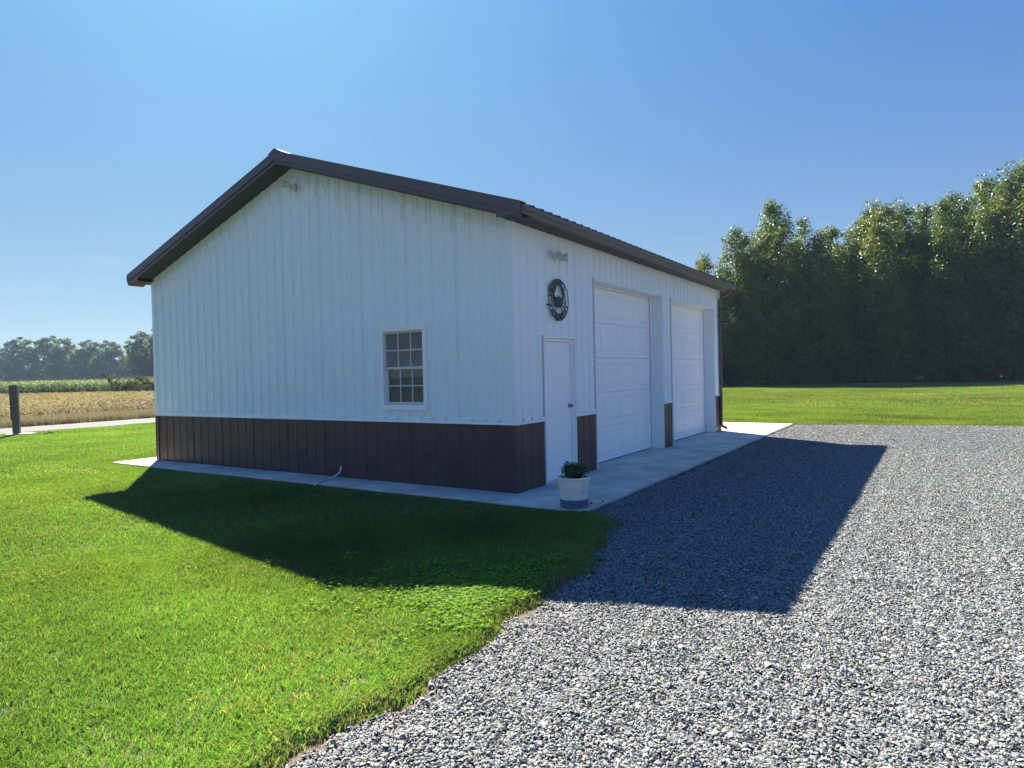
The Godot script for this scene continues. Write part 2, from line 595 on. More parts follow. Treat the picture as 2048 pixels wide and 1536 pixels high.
	for q in [[-0.002, DOOR[0] - 0.002], [DOOR[1] + 0.002, BAY1[0] - 0.002], [BAY1[1] + 0.002, BAY2[0] - 0.002], [BAY2[1] + 0.002, L + 0.04]]:
		lip.call(Vector3(0, 0, -q[0]), Vector3(0, 0, -q[1]), Vector3.RIGHT)
	lip.call(Vector3(-W, 0, -L), Vector3(-W, 0, 0), Vector3.LEFT)
	# ---- roof
	for sgn in [1.0, -1.0]:
		var edge := Vector3(EDGE, RT0, 0) if sgn > 0 else Vector3(-W - EDGE, RT0, 0)
		var ridge := Vector3(-W * 0.5, RT0 + (EDGE + W * 0.5) * SLOPE, 0)
		var run := ridge - edge
		var nrm := Vector3(sgn * SLOPE, 1, 0).normalized()
		var len_r := run.length()
		var rat := func(u: float, v: float, n: float) -> Vector3:
			var z := RAKE - u if sgn > 0 else -L - RAKE + u
			return edge + run * (v / len_r) + nrm * n + Vector3(0, 0, z)
		var a := 0.0
		var total := L + 2 * RAKE
		while a < total - 0.01:
			var b := minf(a + 4 * RIB, total)
			part("roof_panel", sheet(rat, a, b, 0.06, flat.call(-0.045), flat.call(len_r), plain_uv), M.roof, g)
			a = b
		# deck under the sheets, so that no light leaks
		var sd := begin()
		var dn := nrm * -0.012
		var d2 := nrm * -0.06
		var zz := Vector3(0, 0, -L - 2 * RAKE + 0.02)
		var poly := [edge + dn + Vector3(0, 0, RAKE - 0.01), edge + d2 + Vector3(0, 0, RAKE - 0.01), ridge + d2 + Vector3(0, 0, RAKE - 0.01), ridge + dn + Vector3(0, 0, RAKE - 0.01)]
		if sgn < 0:
			poly.reverse()
		prism(sd, poly, zz)
		part("roof_deck", done(sd), M.soffit, g)
		# rake trim, two steps, and the sloped soffit of both gable overhangs
		for end in [0, 1]:
			var zf := RAKE + 0.012 if end == 0 else -L - RAKE - 0.012
			var dir := -1.0 if end == 0 else 1.0
			var xe: float = edge.x + sgn * 0.02
			var ye := edge.y - 0.02 * SLOPE
			var e0 := Vector3(xe, ye, zf)
			var r0 := Vector3(ridge.x, ridge.y, zf)
			var up := Vector3.UP
			var mk := func(hi: float, lo: float, dz0: float, thick: float, called: String, mat: Material) -> void:
				var s4 := begin()
				var p := [e0 + up * lo, e0 + up * hi, r0 + up * hi, r0 + up * lo]
				for k in 4:
					p[k] += Vector3(0, 0, dir * dz0)
				if (sgn > 0) != (end == 0):
					p.reverse()
				prism(s4, p, Vector3(0, 0, dir * thick))
				part(called, done(s4), mat, g)
			mk.call(0.024, 0.018, 0.0, 0.12, "rake_cap", M.roof)
			mk.call(0.018, -0.112, 0.0, 0.012, "rake_trim", M.roof)
			mk.call(-0.112, -0.120, 0.0, 0.03, "rake_trim", M.roof)
			mk.call(-0.120, -0.180, 0.018, 0.014, "rake_fascia", M.roof)
			mk.call(-0.176, -0.188, 0.032, 0.29, "rake_soffit", M.soffit)
		# boxed eave: level soffit in boards, fascia, gutter
		var wall_x := 0.0 if sgn > 0 else -W
		var z := RAKE - 0.02
		while z > -L - RAKE + 0.05:
			var z1 := maxf(z - 0.31, -L - RAKE + 0.02)
			var sb := begin()
			box(sb, Vector3(wall_x + sgn * 0.004, EAVE, z - 0.006), Vector3(wall_x + sgn * 0.295, EAVE + 0.012, z1 + 0.006))
			box(sb, Vector3(wall_x + sgn * 0.004, EAVE + 0.008, z + 0.006), Vector3(wall_x + sgn * 0.295, EAVE + 0.016, z - 0.006))
			part("soffit_board", done(sb), M.soffit, g)
			z = z1
		part("eave_fascia", one_box(Vector3(wall_x + sgn * 0.290, EAVE - 0.012, RAKE - 0.003), Vector3(wall_x + sgn * 0.308, RT0 - 0.02, -L - RAKE + 0.003)), M.roof, g)
		for end in [0, 1]:
			var ze := RAKE - 0.018 if end == 0 else -L - RAKE + 0.018
			var sp := begin()
			var x_in: float = wall_x + sgn * -0.02
			var x_out: float = wall_x + sgn * 0.30
			var p := [Vector3(x_in, EAVE - 0.006, ze), Vector3(x_out, EAVE - 0.006, ze), Vector3(x_out, roof_y(x_out) - 0.12, ze), Vector3(x_in, roof_y(x_in) - 0.12, ze)]
			if sgn < 0:
				p.reverse()
			prism(sp, p, Vector3(0, 0, 0.014))
			part("eave_return", done(sp), M.roof, g)
		var gs := begin()
		var gp := [[0.309, -0.004], [0.309, -0.112], [0.365, -0.112], [0.372, -0.078], [0.392, -0.050], [0.398, -0.012], [0.392, 0.0], [0.385, -0.010], [0.380, -0.048], [0.362, -0.075], [0.356, -0.104], [0.317, -0.104], [0.317, -0.004]]
		for i in gp.size():
			var p0: Array = gp[i]
			var p1: Array = gp[(i + 1) % gp.size()]
			var v0 := Vector3(wall_x + sgn * p0[0], RT0 - 0.026 + p0[1], RAKE - 0.004)
			var v1 := Vector3(wall_x + sgn * p1[0], RT0 - 0.026 + p1[1], RAKE - 0.004)
			var dzv := Vector3(0, 0, -L - 2 * RAKE + 0.008)
			if sgn > 0:
				quad(gs, v0, v1, v1 + dzv, v0 + dzv)
			else:
				quad(gs, v1, v0, v0 + dzv, v1 + dzv)
		for ze in [RAKE - 0.004, -L - RAKE + 0.004]:
			for i in range(1, 6):
				tri(gs, Vector3(wall_x + sgn * gp[0][0], RT0 - 0.026 + gp[0][1], ze), Vector3(wall_x + sgn * gp[i][0], RT0 - 0.026 + gp[i][1], ze), Vector3(wall_x + sgn * gp[i + 1][0], RT0 - 0.026 + gp[i + 1][1], ze))
		part("gutter", done(gs), M.roof, g)
	# ridge cap
	var rc := begin()
	var ry := RT0 + (EDGE + W * 0.5) * SLOPE
	var cap := [[-0.16, -0.026], [-0.15, -0.012], [-0.05, 0.038], [0.0, 0.056], [0.05, 0.038], [0.15, -0.012], [0.16, -0.026], [0.0, 0.026]]
	var cp := []
	for q in cap:
		cp.append(Vector3(-W * 0.5 + q[0], ry + q[1], RAKE + 0.02))
	for i in cp.size():
		var n2 := (i + 1) % cp.size()
		quad(rc, cp[i], cp[n2], cp[n2] + Vector3(0, 0, -L - 2 * RAKE - 0.04), cp[i] + Vector3(0, 0, -L - 2 * RAKE - 0.04))
	for i in 7:
		tri(rc, cp[7], cp[i], cp[(i + 1) % 7])
	part("ridge_cap", done(rc), M.roof, g)
	# downspout: outlet, two bends, straight run with straps, shoe
	var ds := begin()
	tube(ds, [Vector3(0.35, RT0 - 0.10, -9.58), Vector3(0.35, 3.54, -9.58), Vector3(0.30, 3.47, -9.60), Vector3(0.12, 3.40, -9.64), Vector3(0.065, 3.32, -9.65), Vector3(0.062, 0.20, -9.65), Vector3(0.08, 0.13, -9.65), Vector3(0.20, 0.07, -9.65)], [0.034, 0.034, 0.035, 0.035, 0.036, 0.036, 0.036, 0.036], 8)
	part("downspout", done(ds), M.roof, g)
	for y in [0.6, 2.9]:
		part("downspout_strap", one_box(Vector3(0.022, y, -9.71), Vector3(0.104, y + 0.03, -9.59)), M.roof, g)
	# ---- floor inside
	part("floor_slab", one_box(Vector3(-W + 0.14, -0.06, -L + 0.14), Vector3(-0.145, -0.004, -0.145)), M.old_floor, g)
	build_window(g)
	build_entry(g)
	build_bay(g, BAY1[0], BAY1[1])
	build_bay(g, BAY2[0], BAY2[1])

func build_window(g: Node3D) -> void:
	var w := group_node("window", g)
	var x0: float = -WIN[1]
	var x1: float = -WIN[0]
	var y0: float = WIN[2]
	var y1: float = WIN[3]
	var cw := 0.072
	# mitred casing: four boards with a stepped face
	var ring := func(i0: float, i1: float, z0: float, z1: float) -> Array:
		var o := [Vector3(x0 + i0, y0 + i0, z0), Vector3(x1 - i0, y0 + i0, z0), Vector3(x1 - i0, y1 - i0, z0), Vector3(x0 + i0, y1 - i0, z0)]
		var i := [Vector3(x0 + i1, y0 + i1, z1), Vector3(x1 - i1, y0 + i1, z1), Vector3(x1 - i1, y1 - i1, z1), Vector3(x0 + i1, y1 - i1, z1)]
		return [o, i]
	var steps := [[0.0, 0.004], [0.0, 0.034], [0.004, 0.038], [0.030, 0.038], [0.034, 0.032], [cw - 0.004, 0.030], [cw, 0.026], [cw, -0.07]]
	for e in 4:
		var st := begin()
		for k in steps.size() - 1:
			var r: Array = ring.call(steps[k][0], steps[k + 1][0], steps[k][1], steps[k + 1][1])
			quad(st, r[0][e], r[0][(e + 1) % 4], r[1][(e + 1) % 4], r[1][e])
		part("casing", done(st), M.trim, w)
	var ix0 := x0 + cw
	var ix1 := x1 - cw
	var iy0 := y0 + cw
	var iy1 := y1 - cw
	var mid := (iy0 + iy1) * 0.5 + 0.005
	for sash in [[mid - 0.02, iy1, -0.010, "upper_sash", 0.020, 0.028], [iy0, mid + 0.018, -0.038, "lower_sash", 0.036, 0.042]]:
		var s := group_node(sash[3], w)
		var a: float = sash[0]
		var b: float = sash[1]
		var z: float = sash[2]
		var sw: float = sash[4]
		var rail: float = sash[5]
		var fr := begin()
		soft_box(fr, Vector3(ix0, a, z - 0.03), Vector3(ix0 + sw, b, z), 0.003)
		soft_box(fr, Vector3(ix1 - sw, a, z - 0.03), Vector3(ix1, b, z), 0.003)
		soft_box(fr, Vector3(ix0 + sw, a, z - 0.03), Vector3(ix1 - sw, a + rail, z - 0.001), 0.003)
		soft_box(fr, Vector3(ix0 + sw, b - rail, z - 0.03), Vector3(ix1 - sw, b, z - 0.001), 0.003)
		part("sash_frame", done(fr), M.sash, s)
		var gx0 := ix0 + sw
		var gx1 := ix1 - sw
		var gy0 := a + rail
		var gy1 := b - rail
		for c in 3:
			for r in 2:
				var p0 := Vector3(gx0 + (gx1 - gx0) * c / 3.0, gy0 + (gy1 - gy0) * r / 2.0, z - 0.014)
				var p1 := Vector3(gx0 + (gx1 - gx0) * (c + 1) / 3.0, gy0 + (gy1 - gy0) * (r + 1) / 2.0, z - 0.014)
				var gl := begin()
				quad(gl, p0, Vector3(p1.x, p0.y, p0.z), p1, Vector3(p0.x, p1.y, p0.z))
				part("pane", done(gl), M.glass, s)
		for c in [1, 2]:
			var mx: float = gx0 + (gx1 - gx0) * c / 3.0
			part("muntin", one_soft(Vector3(mx - 0.009, gy0, z - 0.020), Vector3(mx + 0.009, gy1, z - 0.008), 0.002), M.sash, s)
		var my := (gy0 + gy1) * 0.5
		part("muntin", one_soft(Vector3(gx0, my - 0.009, z - 0.0215), Vector3(gx1, my + 0.009, z - 0.0065), 0.002), M.sash, s)

func build_entry(g: Node3D) -> void:
	var d := group_node("entry_door", g)
	var a: float = DOOR[0]
	var b: float = DOOR[1]
	# steel edge trim round the opening, then the jamb, then the slab set back
	var fr := begin()
	box(fr, Vector3(-0.12, 0.0, -a), Vector3(0.031, DOOR_TOP, -a - 0.012))
	box(fr, Vector3(-0.12, 0.0, -b), Vector3(0.031, DOOR_TOP, -b + 0.012))
	box(fr, Vector3(-0.12, DOOR_TOP - 0.012, -a - 0.012), Vector3(0.0305, DOOR_TOP + 0.022, -b + 0.012))
	part("edge_trim", done(fr), M.trim, d)
	var jm := begin()
	soft_box(jm, Vector3(-0.11, 0.0, -a - 0.014), Vector3(-0.004, DOOR_TOP - 0.014, -a - 0.055), 0.004)
	soft_box(jm, Vector3(-0.11, 0.0, -b + 0.055), Vector3(-0.004, DOOR_TOP - 0.014, -b + 0.014), 0.004)
	soft_box(jm, Vector3(-0.11, DOOR_TOP - 0.055, -a - 0.055), Vector3(-0.0045, DOOR_TOP - 0.014, -b + 0.055), 0.004)
	part("jamb", done(jm), M.door_white, d)
	var s := begin()
	var z0 := a + 0.059
	var z1 := b - 0.059
	var wid := z1 - z0
	var top := DOOR_TOP - 0.059
	var face := Vector3(-0.034, 0.022, -z0)
	var cl := [[0.115, wid * 0.5 - 0.055], [wid * 0.5 + 0.055, wid - 0.115]]
	var rects := []
	for c in cl:
		rects.append([c[0], 1.66, c[1], 1.895])
		rects.append([c[0], 0.93, c[1], 1.585])
		rects.append([c[0], 0.235, c[1], 0.785])
	embossed(s, face, Vector3.FORWARD, Vector3.UP, Vector3.RIGHT, wid, top - 0.022, rects, 0.014)
	box(s, Vector3(-0.075, 0.022, -z0), Vector3(-0.036, top, -z1))
	part("slab", done(s), M.door_white, d)
	part("threshold", one_soft(Vector3(-0.11, 0.0, -a - 0.014), Vector3(0.012, 0.018, -b + 0.014), 0.004), M.sash, d)
	var k := begin()
	var kp := Vector3(-0.034, 1.075, -z1 + 0.065)
	tube(k, [kp, kp + Vector3(0.008, 0, 0), kp + Vector3(0.009, 0, 0), kp + Vector3(0.035, 0, 0), kp + Vector3(0.042, 0, 0), kp + Vector3(0.058, 0, 0), kp + Vector3(0.066, 0, 0)], [0.034, 0.033, 0.014, 0.014, 0.027, 0.030, 0.018], 14)
	part("door_knob", done(k), M.knob, d)

func build_bay(g: Node3D, a: float, b: float) -> void:
	var d := group_node("bay_door", g)
	var back := -0.245
	var fr := begin()
	for e in [[a, 1.0], [b, -1.0]]:
		box(fr, Vector3(back, 0.0, -e[0]), Vector3(0.031, BAY_TOP, -e[0] - e[1] * 0.012))
	box(fr, Vector3(back, BAY_TOP - 0.012, -a - 0.012), Vector3(0.0305, BAY_TOP + 0.02, -b + 0.012))
	part("reveal", done(fr), M.white, d)
	var stp := begin()
	soft_box(stp, Vector3(-0.215, 0.0, -a - 0.012), Vector3(-0.196, BAY_TOP - 0.013, -a - 0.066), 0.004)
	soft_box(stp, Vector3(-0.215, 0.0, -b + 0.066), Vector3(-0.196, BAY_TOP - 0.013, -b + 0.012), 0.004)
	soft_box(stp, Vector3(-0.215, BAY_TOP - 0.052, -a - 0.066), Vector3(-0.1965, BAY_TOP - 0.013, -b + 0.066), 0.004)
	part("stop_moulding", done(stp), M.trim, d)
	part("sill", one_box(Vector3(-0.30, -0.06, -a - 0.001), Vector3(0.003, -0.001, -b + 0.001)), M.concrete, d)
	var z0 := a + 0.028
	var z1 := b - 0.028
	var wid := z1 - z0
	for k in 5:
		var y0 := 0.015 + k * 0.6025
		var h := 0.598
		var st := begin()
		var rects := []
		for c in 4:
			var c0 := 0.11 + c * (wid - 0.22 + 0.10) / 4.0
			rects.append([c0, 0.10, c0 + (wid - 0.22 + 0.10) / 4.0 - 0.10, h - 0.10])
		embossed(st, Vector3(-0.225, y0, -z0), Vector3.FORWARD, Vector3.UP, Vector3.RIGHT, wid, h, rects, 0.009)
		quad(st, Vector3(-0.265, y0 + h, -z0), Vector3(-0.225, y0 + h, -z0), Vector3(-0.225, y0 + h, -z1), Vector3(-0.265, y0 + h, -z1))
		quad(st, Vector3(-0.265, y0, -z1), Vector3(-0.225, y0, -z1), Vector3(-0.225, y0, -z0), Vector3(-0.265, y0, -z0))
		part("door_section", done(st), M.door_white, d)
	part("backing", one_box(Vector3(-0.275, 0.025, -z0), Vector3(-0.250, BAY_TOP - 0.03, -z1)), M.rubber, d)
	part("bottom_seal", one_box(Vector3(-0.262, 0.0, -z0), Vector3(-0.230, 0.0145, -z1)), M.rubber, d)

# ------------------------------------------------------------------ things on and by the garage
func flood_light(at: Vector3, out: Vector3, along: Vector3, label: String, aim: Array) -> void:
	var t := thing("flood_light", label, "light fixture", at, 0.0, "twin flood lights under the roof edge")
	var b := begin()
	tube(b, [out * 0.0, out * 0.022, out * 0.03], [0.058, 0.058, 0.045], 16)
	part("base_plate", done(b), M.lamp, t)
	for k in 2:
		var s := -1.0 if k == 0 else 1.0
		var dir: Vector3 = aim[k].normalized()
		var o: Vector3 = out * 0.085 + along * s * 0.07 + Vector3.UP * (0.035 if k == 0 else -0.01)
		var arm := begin()
		tube(arm, [out * 0.025 + along * s * 0.02, o * 0.6 + along * s * 0.01, o - dir * 0.03], [0.012, 0.012, 0.014], 8)
		part("arm", done(arm), M.lamp, t)
		var h := begin()
		tube(h, [o - dir * 0.055, o - dir * 0.04, o, o + dir * 0.07, o + dir * 0.085, o + dir * 0.08], [0.024, 0.036, 0.046, 0.062, 0.064, 0.058], 16)
		var head := part("lamp_head", done(h), M.lamp, t)
		var l := begin()
		tube(l, [o + dir * 0.076, o + dir * 0.084], [0.055, 0.045], 16)
		part("lens", done(l), M.lens, head)

func flat_poly(st: SurfaceTool, o: Vector3, u: Vector3, v: Vector3, n: Vector3, pts: PackedVector2Array, thick: float) -> void:
	if Geometry2D.is_polygon_clockwise(pts):
		pts.reverse()
	var ids := Geometry2D.triangulate_polygon(pts)
	for i in range(0, ids.size(), 3):
		var p := []
		for k in 3:
			p.append(o + u * pts[ids[i + k]].x + v * pts[ids[i + k]].y)
		tri(st, p[0] + n * thick, p[1] + n * thick, p[2] + n * thick)
		tri(st, p[0], p[2], p[1])
	for i in pts.size():
		var a := o + u * pts[i].x + v * pts[i].y
		var b := o + u * pts[(i + 1) % pts.size()].x + v * pts[(i + 1) % pts.size()].y
		quad(st, a, b, b + n * thick, a + n * thick)

func annulus(st: SurfaceTool, o: Vector3, u: Vector3, v: Vector3, n: Vector3, r0: float, r1: float, a0: float, a1: float, thick: float) -> void:
	var steps := maxi(4, int(56 * absf(a1 - a0) / TAU))
	for i in steps:
		var a := a0 + (a1 - a0) * i / steps
		var b := a0 + (a1 - a0) * (i + 1) / steps
		var q := PackedVector2Array([Vector2(cos(a), sin(a)) * r0, Vector2(cos(a), sin(a)) * r1, Vector2(cos(b), sin(b)) * r1, Vector2(cos(b), sin(b)) * r0])
		flat_poly(st, o, u, v, n, q, thick)

func stroke(st: SurfaceTool, o: Vector3, u: Vector3, v: Vector3, n: Vector3, pts: Array, w: float, thick: float) -> void:
	for i in pts.size() - 1:
		var a: Vector2 = pts[i]
		var b: Vector2 = pts[i + 1]
		var d := (b - a).normalized()
		var s := Vector2(-d.y, d.x) * w * 0.5
		flat_poly(st, o, u, v, n, PackedVector2Array([a - s - d * w * 0.3, a + s - d * w * 0.3, b + s + d * w * 0.3, b - s + d * w * 0.3]), thick)

func build_sign() -> void:
	var t := thing("crab_sign", "round black cut-metal sign with a crab, hung on the wall above the entry door", "wall sign", Vector3(0.045, 2.640, -1.178))
	var u := Vector3.FORWARD      # to the right as seen from outside
	var v := Vector3.UP
	var n := Vector3.RIGHT
	var z := Vector3.ZERO
	var r := begin()
	annulus(r, z, u, v, n, 0.288, 0.305, 0, TAU, 0.004)
	part("outer_ring", done(r), M.iron, t)
	var r2 := begin()
	annulus(r2, z, u, v, n, 0.206, 0.220, 0, TAU, 0.004)
	part("inner_ring", done(r2), M.iron, t)
	# the lettering band: cut letters too weathered to read, kept as upright strokes between the rings
	var band := begin()
	rng.seed = 5
	for arc in [[1.05, 2.75, 11], [3.75, 5.75, 13]]:
		annulus(band, z, u, v, n, 0.278, 0.290, arc[0] - 0.1, arc[1] + 0.1, 0.0036)
		annulus(band, z, u, v, n, 0.218, 0.228, arc[0] - 0.1, arc[1] + 0.1, 0.0036)
		for i in int(arc[2]):
			var a: float = arc[0] + (arc[1] - arc[0]) * (i + 0.5) / arc[2]
			var rad := Vector2(cos(a), sin(a))
			var tan_ := Vector2(-rad.y, rad.x)
			var lean := rng.randf_range(-0.016, 0.016)
			stroke(band, z, u, v, n, [rad * 0.222 + tan_ * -0.012, rad * 0.284 + tan_ * (-0.012 + lean)], 0.011, 0.0034)
			stroke(band, z, u, v, n, [rad * 0.222 + tan_ * 0.014, rad * 0.284 + tan_ * (0.014 - lean)], 0.011, 0.0034)
			if rng.randf() < 0.7:
				stroke(band, z, u, v, n, [rad * 0.252 + tan_ * -0.012, rad * 0.256 + tan_ * 0.014], 0.010, 0.0034)
	part("letter_band", done(band), M.iron, t)
	# plates that close the band between the two texts
	var tabs := begin()
	for a in [0.85, 2.95, 3.55, 5.93]:
		annulus(tabs, z, u, v, n, 0.216, 0.292, a - 0.05, a + 0.05, 0.0038)
	stroke(tabs, z, u, v, n, [Vector2(-0.27, -0.085), Vector2(-0.355, -0.095)], 0.022, 0.0038)
	part("spacer", done(tabs), M.iron, t)
	# crab
	var c := begin()
	var body := PackedVector2Array()
	for i in 28:
		var a := TAU * i / 28
		var k := 1.0 + 0.06 * cos(a * 9.0)
		body.append(Vector2(cos(a) * 0.118 * k, -0.035 + sin(a) * 0.082 * k))
	flat_poly(c, z, u, v, n, body, 0.005)
	for s in [-1.0, 1.0]:
		# claw arm, upper and lower finger
		stroke(c, z, u, v, n, [Vector2(s * 0.09, 0.01), Vector2(s * 0.155, 0.055), Vector2(s * 0.145, 0.10)], 0.038, 0.0046)
		flat_poly(c, z, u, v, n, PackedVector2Array([Vector2(s * 0.175, 0.085), Vector2(s * 0.115, 0.085), Vector2(s * 0.085, 0.14), Vector2(s * 0.055, 0.195), Vector2(s * 0.12, 0.165)]), 0.0050)
		flat_poly(c, z, u, v, n, PackedVector2Array([Vector2(s * 0.178, 0.088), Vector2(s * 0.130, 0.12), Vector2(s * 0.128, 0.17), Vector2(s * 0.165, 0.145)]), 0.0054)
		for leg in [[-0.005, 0.165, 0.012, 0.212, -0.03], [-0.04, 0.165, -0.03, 0.208, -0.075], [-0.07, 0.150, -0.085, 0.185, -0.125]]:
			stroke(c, z, u, v, n, [Vector2(s * 0.095, leg[0]), Vector2(s * leg[1], leg[2]), Vector2(s * leg[3], leg[4])], 0.016, 0.0042)
		# hind swimming leg, bowed down to the inner ring
		stroke(c, z, u, v, n, [Vector2(s * 0.07, -0.10), Vector2(s * 0.10, -0.135), Vector2(s * 0.092, -0.185), Vector2(s * 0.06, -0.208)], 0.018, 0.0044)
		stroke(c, z, u, v, n, [Vector2(s * 0.022, 0.045), Vector2(s * 0.026, 0.066)], 0.012, 0.0042)
	part("crab", done(c), M.iron, t)
	# stand-offs that carry it off the wall
	for a in [0.6, 2.5, 4.71]:
		var p := Vector3.ZERO + u * cos(a) * 0.297 + v * sin(a) * 0.297
		var so := begin()
		tube(so, [p + Vector3(0.001, 0, 0), p - Vector3(0.040, 0, 0)], [0.006, 0.006], 8)
		part("stand_off", done(so), M.iron, t)

func build_planter() -> void:
	var at := Vector3(1.065, 0.0, 0.42)
	var t := thing("planter", "white pot with a wavy blue band, standing on the concrete by the entry door", "planter", at)
	# the pot: its print (blue waves round the foot) is painted on with vertex colours
	var st := begin()
	var prof := [[0.0, 0.0], [0.156, 0.0], [0.163, 0.006], [0.166, 0.022], [0.167, 0.038], [0.168, 0.054], [0.169, 0.070], [0.170, 0.084], [0.170, 0.094], [0.166, 0.098], [0.160, 0.0985], [0.161, 0.108], [0.165, 0.16], [0.172, 0.22], [0.179, 0.28], [0.186, 0.328], [0.194, 0.336], [0.195, 0.350], [0.190, 0.357], [0.178, 0.356], [0.172, 0.345], [0.165, 0.295]]
	var sides := 72
	var tone := func(a: float, y: float, r: float) -> Color:
		if r < 0.175 and y > 0.27:
			return Color(0.55, 0.55, 0.52)
		if y > 0.0985 or y < 0.001:
			var g := 0.93 + 0.07 * fine.get_noise_3d(cos(a) * 60, y * 300, sin(a) * 60)
			return Color(0.82 * g, 0.80 * g, 0.72 * g)
		var w := sin(a * 6.0 + y * 140.0 + 1.3 * sin(a * 2.0)) * 0.5 + 0.5 * sin(y * 260.0 + sin(a * 3.0) * 2.2)
		return Color(0.115, 0.165, 0.245) if w > 0.0 else Color(0.06, 0.085, 0.14)
	for i in prof.size() - 1:
		for k in sides:
			var a := TAU * k / sides
			var b := TAU * (k + 1) / sides
			var mid_y: float = (prof[i][1] + prof[i + 1][1]) * 0.5
			st.set_color(tone.call((a + b) * 0.5, mid_y, (prof[i][0] + prof[i + 1][0]) * 0.5))
			quad(st, Vector3(cos(a) * prof[i][0], prof[i][1], -sin(a) * prof[i][0]), Vector3(cos(b) * prof[i][0], prof[i][1], -sin(b) * prof[i][0]), Vector3(cos(b) * prof[i + 1][0], prof[i + 1][1], -sin(b) * prof[i + 1][0]), Vector3(cos(a) * prof[i + 1][0], prof[i + 1][1], -sin(a) * prof[i + 1][0]))
	var pm := StandardMaterial3D.new()
	pm.resource_name = "glazed pot"
	pm.vertex_color_use_as_albedo = true
	pm.roughness = 0.45
	part("pot", done(st), pm, t)
	part("potting_soil", lathe([[0.0, 0.315], [0.08, 0.318], [0.1685, 0.308]], 24), M.soil, t)
	# anchor charm on a cord at the right side of the pot
	var an := begin()
	var d := Vector3(0.93, 0, 0.37).normalized()
	var s := d.cross(Vector3.UP).normalized()
	var o := d * 0.190 + Vector3.UP * 0.25
	tube(an, [d * 0.197 + Vector3.UP * 0.345 + s * 0.03, o + Vector3.UP * 0.05 + d * 0.008, o + Vector3.UP * 0.01 + d * 0.006], [0.004, 0.004, 0.004], 6)
	tube(an, [o + Vector3.UP * 0.03 + d * 0.012, o - Vector3.UP * 0.07 + d * 0.006], [0.006, 0.006], 6)
	tube(an, [o + s * 0.028 + Vector3.UP * 0.012 + d * 0.012, o - s * 0.028 + Vector3.UP * 0.012 + d * 0.012], [0.005, 0.005], 6)
	tube(an, [o + s * 0.036 - Vector3.UP * 0.035 + d * 0.01, o + s * 0.02 - Vector3.UP * 0.064 + d * 0.01, o - Vector3.UP * 0.072 + d * 0.01, o - s * 0.02 - Vector3.UP * 0.064 + d * 0.01, o - s * 0.036 - Vector3.UP * 0.035 + d * 0.01], [0.004, 0.006, 0.006, 0.006, 0.004], 6)
	part("anchor_charm", done(an), M.sash, t)
	# the plant
	var p := thing("potted_plant", "leafy green plant with tiny white flowers growing in the white pot", "plant", at + Vector3(0, 0.31, 0))
	rng.seed = 77
	var stems := begin()
	var tips := []
	for i in 58:
		var a := rng.randf() * TAU
		var r := sqrt(rng.randf()) * 0.155
		var h := 0.185 - r * r * 2.6 + rng.randf_range(-0.012, 0.010)
		var tip := Vector3(cos(a) * r, h, sin(a) * r)
		tube(stems, [Vector3(cos(a) * r * 0.35, 0, sin(a) * r * 0.35), Vector3(cos(a) * r * 0.75, h * 0.6, sin(a) * r * 0.75), tip], [0.003, 0.0025, 0.0015], 4, false)
		tips.append(tip)
	part("stems", done(stems), M.stem, p)
	var lf := Leafy.new()
	for tip in tips:
		for k in 26:
			var q: Vector3 = tip * rng.randf_range(0.5, 1.05) + Vector3(rng.randfn(), rng.randfn(), rng.randfn()) * 0.020
			q.y = maxf(q.y, 0.012)
			var nn := (q * 4.0 + Vector3(rng.randfn(), rng.randf() * 2.0, rng.randfn()) * 0.6).normalized()
			var g := rng.randf_range(0.7, 1.25)
			lf.leaf(q, nn, rng.randf() * TAU, rng.randf_range(0.026, 0.044), 0.75, Color(0.06 * g, 0.135 * g, 0.04 * g))
	part("leaves", lf.mesh(), M.leaf, p)
	for i in 9:
		var a := rng.randf_range(-0.9, 0.9) - 0.3
		var fl := Leafy.new()
		var q := Vector3(cos(a) * 0.125, rng.randf_range(0.08, 0.15), -sin(a) * 0.125 + 0.03)
		if i > 6:
			q = Vector3(-0.135, rng.randf_range(0.03, 0.08), 0.05)
		for k in 5:
			fl.leaf(q, (q * 5.0 + Vector3.UP * 0.5).normalized(), TAU * k / 5.0, 0.009, 0.8, Color(0.82, 0.82, 0.78))
		part("flower", fl.mesh(), M.straw, p)

